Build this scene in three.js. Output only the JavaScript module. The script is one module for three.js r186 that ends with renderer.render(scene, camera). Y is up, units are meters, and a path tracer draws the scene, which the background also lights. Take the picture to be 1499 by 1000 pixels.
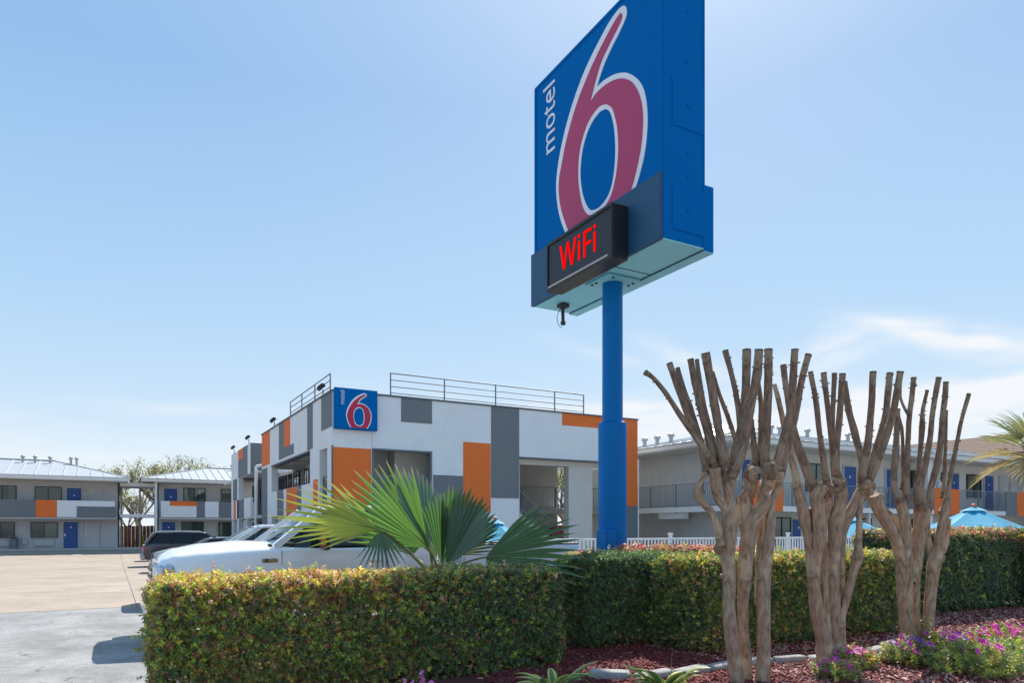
import * as THREE from 'three';
import { ImprovedNoise } from 'three/addons/math/ImprovedNoise.js';
import { mergeGeometries, toCreasedNormals } from 'three/addons/utils/BufferGeometryUtils.js';
import { RoundedBoxGeometry } from 'three/addons/geometries/RoundedBoxGeometry.js';
import { TextGeometry } from 'three/addons/geometries/TextGeometry.js';
import { MarchingCubes } from 'three/addons/objects/MarchingCubes.js';
import { FontLoader } from 'three/addons/loaders/FontLoader.js';

// ---------------------------------------------------------------- camera, sky, sun, exposure
const scene = new THREE.Scene();
const camera = new THREE.PerspectiveCamera(73.5, 1499 / 1550, 0.1, 3000);
camera.setViewOffset(1499, 1550, 0, 0, 1499, 1000);           // a level camera with the lens shifted up
camera.position.set(0, 1.6, 0);
const YAW = 0.51138;                                          // turned right of the motel's side wall
camera.lookAt(Math.sin(YAW) * 10, 1.6, -Math.cos(YAW) * 10);
scene.add(camera);
const renderer = new THREE.WebGLRenderer({ antialias: true });
renderer.setSize(1024, 684);
renderer.toneMapping = THREE.LinearToneMapping;
const EXPOSURE = 1.6;
renderer.toneMappingExposure = EXPOSURE;
renderer.shadowMap.enabled = true;
const SUN_EL = 47 * Math.PI / 180, SUN_AZ = 44 * Math.PI / 180;   // azimuth from -z towards +x
const sunDir = new THREE.Vector3(Math.sin(SUN_AZ) * Math.cos(SUN_EL), Math.sin(SUN_EL), -Math.cos(SUN_AZ) * Math.cos(SUN_EL));
const sun = new THREE.DirectionalLight(new THREE.Color().setRGB(1, 0.95, 0.86), 4.6);
sun.position.copy(sunDir).multiplyScalar(120);
sun.castShadow = true;
sun.shadow.mapSize.set(4096, 4096);
Object.assign(sun.shadow.camera, { left: -90, right: 90, top: 90, bottom: -90, near: 1, far: 320 });
scene.add(sun, sun.target);

const perlin = new ImprovedNoise();
const nz = (x, y, z = 0) => perlin.noise(x + 100.37, y + 57.91, z + 33.13);
function fbm(x, y, z = 0, oct = 4) { let s = 0, a = 0.5, f = 1; for (let i = 0; i < oct; i++) { s += a * nz(x * f, y * f, z * f + i * 7.3); a *= 0.5; f *= 2.03; } return s; }
const clamp = (v, a = 0, b = 1) => Math.min(b, Math.max(a, v));
const smooth = (a, b, v) => { const t = clamp((v - a) / (b - a)); return t * t * (3 - 2 * t); };
const mix = (a, b, t) => a + (b - a) * t;

// clear spring sky: blue above, milky near the horizon and round the sun, thin cirrus low down
{
  const W = 2048, H = 1024, data = new Float32Array(W * H * 4);
  const ramp = [[-90, .42, .45, .47], [-1, .62, .70, .76], [0, .84, .91, .97], [4, .76, .88, .97], [9, .57, .76, .955], [16, .42, .655, .925], [31, .245, .475, .815], [60, .27, .50, .83], [90, .28, .51, .83]];
  // cirrus streaks: azimuth and elevation in degrees from the sun's side, half length, half width, tilt, strength
  const DEG = 180 / Math.PI, cam = YAW * DEG;
  const wisps = [[cam + 31.5, 13.2, 5.2, .95, -.26, 1.5], [cam + 33.5, 12.4, 2.2, .8, -.3, .7], [cam + 7, 13.8, 4, .55, -.26, .55], [cam + 14, 13.2, 3, .9, -.35, 1.3], [cam + 24, 12.6, 3.5, 1.2, .25, .9],
    [cam - 24.5, 8.9, 8, .5, .02, .6], [cam + 6, 9.2, 8, 1.4, .05, .55], [cam - 3, 9.6, 8, 1.0, -.08, .4], [cam + 34, 8.8, 9, 1.9, .16, 1.4], [cam + 16, 9.0, 9, 1.8, -.05, 1.2], [cam + 20, 6, 16, 2.6, .02, 1.1], [cam - 30, 5.6, 14, 1.5, .03, .5],
    [cam + 70, 11, 14, 2, .1, .7], [cam - 80, 9, 16, 2, -.05, .6], [cam + 150, 12, 20, 3, .08, .7], [cam - 150, 10, 20, 3, -.1, .6]];
  for (let j = 0; j < H; j++) for (let i = 0; i < W; i++) {
    const v = (j + .5) / H, u = (i + .5) / W, el = (v - .5) * Math.PI, th = (u - .5) * 2 * Math.PI;
    const d = [Math.cos(el) * Math.cos(th), Math.sin(el), Math.cos(el) * Math.sin(th)];
    const e = el * DEG; let k = 0; while (k < ramp.length - 2 && ramp[k + 1][0] < e) k++;
    const t = clamp((e - ramp[k][0]) / (ramp[k + 1][0] - ramp[k][0]));
    const c = [1, 2, 3].map(q => mix(ramp[k][q], ramp[k + 1][q], t));
    const cg = clamp(d[0] * sunDir.x + d[1] * sunDir.y + d[2] * sunDir.z, -1, 1), g = Math.acos(cg);
    const glow = .40 * Math.exp(-g / .36) + .9 * Math.exp(-g / .1);
    if (e > -2) { c[0] += glow; c[1] += glow * .78; c[2] += glow * .5; }
    if (e > 0 && e < 30) {
      const az = Math.atan2(d[0], -d[2]) * DEG; let m = 0;
      for (const [a0, e0, L, w, tilt, s] of wisps) {
        let da = az - a0; da -= 360 * Math.round(da / 360); if (Math.abs(da) > L * 2.4) continue;
        const n1 = fbm(az * .11, e * .16, 4.2, 3), de = e - e0 - da * tilt - n1 * w * 1.6;
        const streak = .55 + 1.1 * fbm((az + e * 3.2 * Math.sign(tilt + .01)) * .16, (e - da * tilt) * 1.15, a0, 5);
        m += s * Math.exp(-(da * da) / (L * L)) * Math.exp(-(de * de) / (w * w * (1 + .8 * n1))) * clamp(streak, 0, 1.4);
      }
      m = clamp(m, 0, .95) * smooth(0, 3, e);
      const cl = [.93, .955, .985]; for (let q = 0; q < 3; q++) c[q] = mix(c[q], Math.max(c[q], cl[q]), m);
    }
    const o = (j * W + i) * 4; for (let q = 0; q < 3; q++) data[o + q] = c[q] / EXPOSURE; data[o + 3] = 1;
  }
  const sky = new THREE.DataTexture(data, W, H, THREE.RGBAFormat, THREE.FloatType);
  sky.mapping = THREE.EquirectangularReflectionMapping; sky.magFilter = sky.minFilter = THREE.LinearFilter; sky.wrapS = THREE.RepeatWrapping; sky.needsUpdate = true;
  scene.background = sky; scene.environment = sky;
}

// ---------------------------------------------------------------- helpers
let seed = 7;
function rnd() { seed |= 0; seed = seed + 0x6D2B79F5 | 0; let t = Math.imul(seed ^ seed >>> 15, 1 | seed); t = t + Math.imul(t ^ t >>> 7, 61 | t) ^ t; return ((t ^ t >>> 14) >>> 0) / 4294967296; }
const rr = (a, b) => a + (b - a) * rnd();
const V = (x, y, z) => new THREE.Vector3(x, y, z);
const rgb = (r, g, b) => new THREE.Color().setRGB(r, g, b);
const taken = {};
function numbered(n) { taken[n] = (taken[n] || 0) + 1; return taken[n] === 1 ? n : n + '_' + String(taken[n] - 1).padStart(3, '0'); }
function mesh(name, geo, mat, parent, opts = {}) {
  const g = Array.isArray(geo) ? merge(geo) : geo;
  const m = new THREE.Mesh(g, mat); m.name = name; m.castShadow = m.receiveShadow = true;
  if (opts.at) m.position.set(...opts.at);
  if (opts.turn) m.rotation.y = opts.turn;
  if (opts.label) m.userData.label = opts.label;
  if (opts.kind) m.userData.kind = opts.kind;
  if (parent) parent.add(m);
  return m;
}
function merge(list) {
  const any = list.some(g => g.attributes.color), prep = list.map(g => {
    g = g.index ? g.toNonIndexed() : g;
    for (const k of Object.keys(g.attributes)) if (!['position', 'normal', 'uv', 'color'].includes(k)) g.deleteAttribute(k);
    if (!g.attributes.normal) g.computeVertexNormals();
    if (!g.attributes.uv) g.setAttribute('uv', new THREE.BufferAttribute(new Float32Array(g.attributes.position.count * 2), 2));
    if (any && !g.attributes.color) g.setAttribute('color', new THREE.BufferAttribute(new Float32Array(g.attributes.position.count * 3).fill(1), 3));
    return g;
  });
  return mergeGeometries(prep);
}
function thing(name, label, category, at = [0, 0, 0], turn = 0, group) {
  const g = new THREE.Group(); g.name = numbered(name); g.position.set(...at); g.rotation.y = turn;
  g.userData = { label, category }; if (group) g.userData.group = group; scene.add(g); return g;
}
function tag(m, label, category, group, kind) { m.name = numbered(m.name); if (label) m.userData.label = label; if (category) m.userData.category = category; if (group) m.userData.group = group; if (kind) m.userData.kind = kind; scene.add(m); return m; }
function struct(name, geo, mat, label) { const m = mesh(name, geo, mat); m.name = numbered(name); m.userData.kind = 'structure'; m.userData.label = label; scene.add(m); return m; }

// planar uv in metres on flat-sided geometry
function metric(g) {
  g = g.index ? g.toNonIndexed() : g; g.computeVertexNormals();
  const p = g.attributes.position, n = g.attributes.normal, uv = new Float32Array(p.count * 2);
  for (let i = 0; i < p.count; i++) {
    const ax = Math.abs(n.getX(i)), ay = Math.abs(n.getY(i)), az = Math.abs(n.getZ(i));
    if (ay > ax && ay > az) { uv[2 * i] = p.getX(i); uv[2 * i + 1] = p.getZ(i); }
    else if (ax > az) { uv[2 * i] = p.getZ(i); uv[2 * i + 1] = p.getY(i); }
    else { uv[2 * i] = p.getX(i); uv[2 * i + 1] = p.getY(i); }
  }
  g.setAttribute('uv', new THREE.BufferAttribute(uv, 2)); return g;
}
// box from corner to corner
function bx(x0, x1, y0, y1, z0, z1) { const g = new THREE.BoxGeometry(Math.abs(x1 - x0), Math.abs(y1 - y0), Math.abs(z1 - z0)); g.translate((x0 + x1) / 2, (y0 + y1) / 2, (z0 + z1) / 2); return metric(g); }
// box with softened edges from corner to corner
function rbx(x0, x1, y0, y1, z0, z1, r = .02, seg = 2) { const g = new RoundedBoxGeometry(Math.abs(x1 - x0), Math.abs(y1 - y0), Math.abs(z1 - z0), seg, r); g.translate((x0 + x1) / 2, (y0 + y1) / 2, (z0 + z1) / 2); return g; }
function rod(a, b, r, r2 = r, seg = 8) {
  const A = V(...a), B = V(...b), d = B.clone().sub(A), g = new THREE.CylinderGeometry(r2, r, d.length(), seg);
  g.applyQuaternion(new THREE.Quaternion().setFromUnitVectors(V(0, 1, 0), d.clone().normalize())); g.translate((A.x + B.x) / 2, (A.y + B.y) / 2, (A.z + B.z) / 2); return g;
}
function bar(a, b, w, t, up = V(0, 1, 0)) {   // rectangular bar between two points
  const A = V(...a), B = V(...b), d = B.clone().sub(A), L = d.length(); d.normalize();
  const s = new THREE.Vector3().crossVectors(d, up); if (s.lengthSq() < 1e-6) s.set(1, 0, 0); s.normalize(); const u = new THREE.Vector3().crossVectors(s, d);
  const g = new THREE.BoxGeometry(L, t, w); g.applyMatrix4(new THREE.Matrix4().makeBasis(d, u, s)); g.translate((A.x + B.x) / 2, (A.y + B.y) / 2, (A.z + B.z) / 2); return g;
}
// tapered tube through points [x,y,z,r] with uneven bark
function limb(P, sides = 9, step = .07, rough = .06, s0 = 0, cap = true) {
  const curve = new THREE.CatmullRomCurve3(P.map(p => V(p[0], p[1], p[2])), false, 'centripetal'), L = curve.getLength(), n = Math.max(4, Math.round(L / step));
  const pos = [], uv = [], idx = [], fr = curve.computeFrenetFrames(n, false), K = P.length - 1;
  // radius follows the control points by arc parameter
  const ts = [0]; for (let i = 1; i <= K; i++) ts.push(ts[i - 1] + Math.max(1e-4, V(P[i][0], P[i][1], P[i][2]).distanceTo(V(P[i - 1][0], P[i - 1][1], P[i - 1][2])))); const tot = ts[K];
  const rad = t => { const q = t * tot; let k = 0; while (k < K - 1 && ts[k + 1] < q) k++; const f = clamp((q - ts[k]) / (ts[k + 1] - ts[k])); return mix(P[k][3], P[k + 1][3], f * f * (3 - 2 * f)); };
  for (let i = 0; i <= n; i++) {
    const t = i / n, c = curve.getPointAt(t), r = rad(t);
    for (let j = 0; j <= sides; j++) {
      const a = (j % sides) / sides * Math.PI * 2, N = fr.normals[i], Bn = fr.binormals[i];
      const dx = N.x * Math.cos(a) + Bn.x * Math.sin(a), dy = N.y * Math.cos(a) + Bn.y * Math.sin(a), dz = N.z * Math.cos(a) + Bn.z * Math.sin(a);
      const b = 1 + rough * 2.2 * nz((c.x + dx * .3) * 5 + s0, c.y * 3.2, (c.z + dz * .3) * 5) + rough * 2 * nz(c.x * 16 + dx * 2.4 + s0, c.y * 9, c.z * 16 + dz * 2.4);
      pos.push(c.x + dx * r * b, c.y + dy * r * b, c.z + dz * r * b); uv.push(j / sides * Math.max(.25, r * 6.28 * 1.2), t * L);
    }
  }
  const w = sides + 1; for (let i = 0; i < n; i++) for (let j = 0; j < sides; j++) { const a = i * w + j, b = a + w; idx.push(a, b, a + 1, b, b + 1, a + 1); }
  const g = new THREE.BufferGeometry(); g.setAttribute('position', new THREE.Float32BufferAttribute(pos, 3)); g.setAttribute('uv', new THREE.Float32BufferAttribute(uv, 2)); g.setIndex(idx); g.computeVertexNormals();
  // weld the seam's normals
  const nn = g.attributes.normal; for (let i = 0; i <= n; i++) { const a = i * w, b = a + sides; nn.setXYZ(b, nn.getX(a), nn.getY(a), nn.getZ(a)); }
  const parts = [g];
  if (cap) for (const i of [n]) {
    const e = curve.getPointAt(i / n), cp = [], cu = []; for (let j = 0; j < sides; j++) { const a = (i * w + j) * 3, b = (i * w + j + 1) * 3; cp.push(e.x, e.y, e.z, pos[b], pos[b + 1], pos[b + 2], pos[a], pos[a + 1], pos[a + 2]); cu.push(0, 0, .02, 0, 0, .02); }
    const c = new THREE.BufferGeometry(); c.setAttribute('position', new THREE.Float32BufferAttribute(cp, 3)); c.setAttribute('uv', new THREE.Float32BufferAttribute(cu, 2)); c.computeVertexNormals(); parts.push(c);
  }
  return merge(parts);
}
function lump(x, y, z, r, s0, rough = .35, detail = 2, squash = 1) {
  const g = new THREE.IcosahedronGeometry(r, detail), p = g.attributes.position;
  for (let i = 0; i < p.count; i++) { const a = V(p.getX(i), p.getY(i), p.getZ(i)), f = 1 + rough * (nz(a.x / r * 1.2 + s0, a.y / r * 1.2, a.z / r * 1.2) + .6 * nz(a.x / r * 2.8 + s0, a.y / r * 2.8, a.z / r * 2.8)); p.setXYZ(i, a.x * f + x, a.y * f * squash + y, a.z * f + z); }
  g.computeVertexNormals(); return g;
}
// ---------------------------------------------------------------- textures
function tex(w, h, fn, srgb = true) {
  const d = new Uint8Array(w * h * 4);
  for (let j = 0; j < h; j++) for (let i = 0; i < w; i++) { const c = fn(i / w, j / h, i, j), o = (j * w + i) * 4; for (let q = 0; q < 3; q++) d[o + q] = clamp(Array.isArray(c) ? c[q] : c) * 255; d[o + 3] = 255; }
  const t = new THREE.DataTexture(d, w, h, THREE.RGBAFormat); t.wrapS = t.wrapT = THREE.RepeatWrapping; t.magFilter = THREE.LinearFilter; t.minFilter = THREE.LinearMipmapLinearFilter; t.generateMipmaps = true; if (srgb) t.colorSpace = THREE.SRGBColorSpace; t.needsUpdate = true; return t;
}
// tiling noise on a torus-like blend
const tile = (u, v, f, s = 0, oct = 4, h = f) => { const a = fbm(u * f, v * h, s, oct), b = fbm((u - 1) * f, v * h, s, oct), c = fbm(u * f, (v - 1) * h, s, oct), d = fbm((u - 1) * f, (v - 1) * h, s, oct); return mix(mix(a, b, u), mix(c, d, u), v) * 1.3; };
function rep(t, x, y = x) { const c = t.clone(); c.repeat.set(x, y); c.needsUpdate = true; return c; }
function std(color, rough = .8, o = {}) { return new THREE.MeshStandardMaterial({ color, roughness: rough, metalness: 0, ...o }); }
function phy(color, rough = .5, o = {}) { return new THREE.MeshPhysicalMaterial({ color, roughness: rough, ...o }); }

let ts0 = 11;
const speck = () => { let t = Math.imul(ts0++ ^ 0x9E3779B9, 0x85EBCA6B); t ^= t >>> 13; t = Math.imul(t, 0xC2B2AE35); return ((t ^ t >>> 16) >>> 0) / 4294967296; };
const T = {};
T.stucco = tex(512, 512, (u, v) => .5 + tile(u, v, 40, 1, 3) * .9, false);
T.wear = tex(512, 512, (u, v) => { const n = tile(u, v, 5, 3, 5), s = tile(u, v, 16, 5, 3, 4); const a = .955 + n * .045 + Math.min(0, s + .1) * .05; return [a, a, a * (1 - Math.max(0, n) * .05)]; });
T.asphalt = tex(1024, 1024, (u, v) => {
  const n = tile(u, v, 7, 2, 5), m = tile(u, v, 30, 9, 3), g = speck();
  let a = .70 + n * .20 + m * .10 + (g - .5) * .20; if (g > .985) a += .16; if (g < .03) a -= .18;
  const cr = Math.abs(tile(u, v, 4, 17, 4)); if (cr < .006 && n > -.1) a -= .14;
  return [a, a * .995, a * .985];
});
T.concrete = tex(1024, 1024, (u, v) => {
  const n = tile(u, v, 5, 21, 5), m = tile(u, v, 26, 29, 3), st = tile(u, v, 7, 31, 4, 14), g = speck();
  let a = .86 + n * .13 + m * .05 + (g - .5) * .07 - Math.max(0, st - .18) * .5; const cr = Math.abs(tile(u, v, 3, 37, 4)); if (cr < .003 && m > 0) a -= .14;
  return [a, a * .945, a * .88];
});
T.grain = tex(512, 512, (u, v) => .5 + tile(u, v, 60, 4, 2) * .8 + (speck() - .5) * .3, false);
T.bark = tex(512, 1024, (u, v) => {
  const n = tile(u, v, 7, 41, 4, 6), s = tile(u, v, 26, 43, 4, 9), p = tile(u, v, 3, 47, 4, 3.5), q = tile(u, v, 4, 53, 4, 4.5);
  let r = .65 + n * .26 + s * .30, g = .565 + n * .25 + s * .29, b = .49 + n * .23 + s * .26;
  if (p > .12) { const k = smooth(.12, .2, p) * .6; r = mix(r, .78, k); g = mix(g, .73, k); b = mix(b, .64, k); }       // pale peeled patches
  if (q < -.14) { const k = smooth(.14, .3, -q) * .5; r = mix(r, .56, k); g = mix(g, .39, k); b = mix(b, .27, k); }   // rusty brown patches
  return [r, g, b];
});
T.barkBump = tex(512, 1024, (u, v) => .5 + tile(u, v, 34, 43, 4, 8) * .9 + tile(u, v, 30, 45, 3) * .5, false);
T.rope = tex(256, 256, (u, v) => { const n = tile(u, v, 20, 6, 3); return [.9 + n * .25, .9 + n * .25, .9 + n * .25]; });

// ---------------------------------------------------------------- materials
const M = {};
M.white = std(rgb(.84, .86, .88), .8, { map: rep(T.wear, .25), bumpMap: rep(T.stucco, .7), bumpScale: .004 });
M.grey = std(rgb(.185, .205, .222), .8, { map: rep(T.wear, .22), bumpMap: rep(T.stucco, .7), bumpScale: .004 });
M.orange = std(rgb(.88, .185, .028), .75, { map: rep(T.wear, .3), bumpMap: rep(T.stucco, .7), bumpScale: .004 });
M.trim = std(rgb(.12, .135, .15), .6);
M.cream = std(rgb(.68, .66, .61), .85, { map: rep(T.wear, .3), bumpMap: rep(T.stucco, .6), bumpScale: .004 });
M.siding = std(rgb(.56, .565, .57), .82, { map: rep(T.wear, .3), bumpMap: rep(T.stucco, .6), bumpScale: .003 });
M.soffit = std(rgb(.66, .65, .62), .85, { map: rep(T.wear, .4) });
M.slab = std(rgb(.5, .5, .49), .85, { map: rep(T.wear, .3) });
M.whitePaint = std(rgb(.76, .77, .77), .5);
M.rail = std(rgb(.20, .24, .28), .5, { metalness: .2 });
M.roofMetal = std(rgb(.60, .61, .62), .42, { metalness: .35, map: rep(T.wear, .3) });
M.galv = std(rgb(.42, .43, .44), .45, { metalness: .5 });
M.doorBlue = std(rgb(.018, .085, .30), .5);
M.frameDark = std(rgb(.03, .03, .033), .5);
M.painted_dark_room = std(rgb(.16, .17, .17), .95); M.carTrim = std(rgb(.05, .05, .052), .9);  // window backing carries the darkness of the unlit room in its colour
M.curtain = std(rgb(.58, .56, .46), .95);
M.curtainGreen = std(rgb(.32, .38, .33), .95);
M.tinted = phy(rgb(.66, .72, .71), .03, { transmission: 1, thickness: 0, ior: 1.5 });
M.glass = phy(rgb(.92, .97, .96), .03, { transmission: 1, thickness: 0, ior: 1.5 });
M.black = std(rgb(.012, .012, .014), .45);
M.steel = std(rgb(.55, .56, .57), .3, { metalness: .9 });
M.chrome = std(rgb(.78, .79, .80), .12, { metalness: 1 });
M.tyre = std(rgb(.018, .018, .018), .85);
M.signBlue = phy(rgb(0, .135, .42), .7, { specularIntensity: .08 });
M.signNavy = std(rgb(.012, .075, .16), .55, { bumpMap: rep(T.stucco, 2), bumpScale: .004 });
M.signUnder = std(rgb(.25, .66, .80), .55, { map: rep(T.wear, .5) });  // light bounced off the ground is put into this paler colour
M.signWhite = std(rgb(.80, .80, .84), .5);
M.wallRed = std(rgb(.48, .012, .06), .5);
M.signRed = std(rgb(.46, .035, .12), .5);
M.poleBlue = phy(rgb(0, .17, .50), .45, { map: rep(T.wear, .5), specularIntensity: .3 });
M.bark = std(rgb(.98, .89, .79), .85, { map: T.bark, bumpMap: T.barkBump, bumpScale: .006 });
M.branch = std(rgb(.62, .55, .50), .85, { map: T.bark, bumpMap: T.barkBump, bumpScale: .006 });
M.cut = std(rgb(.20, .15, .10), .95, { map: T.rope });
M.asphalt = std(rgb(.59, .585, .59), .92, { map: rep(T.asphalt, .16), bumpMap: rep(T.grain, .8), bumpScale: .004 });
M.concrete = std(rgb(.49, .45, .42), .9, { map: rep(T.concrete, .13), bumpMap: rep(T.grain, .8), bumpScale: .002 });
M.deck = std(rgb(.50, .49, .46), .9, { map: rep(T.concrete, .17) });
M.line = std(rgb(.62, .60, .54), .8, { map: rep(T.wear, 1) });
M.mulch = std(rgb(.11, .028, .026), .95, { bumpMap: rep(T.grain, 3), bumpScale: .03 });
M.stone = std(rgb(.68, .66, .63), .9, { map: rep(T.rope, 2), bumpMap: rep(T.stucco, 2), bumpScale: .01 });
M.brick = std(rgb(.23, .11, .08), .9, { map: rep(T.wear, .5) });
M.shingle = std(rgb(.24, .15, .11), .95, { map: rep(T.rope, 1.2) });
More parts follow.
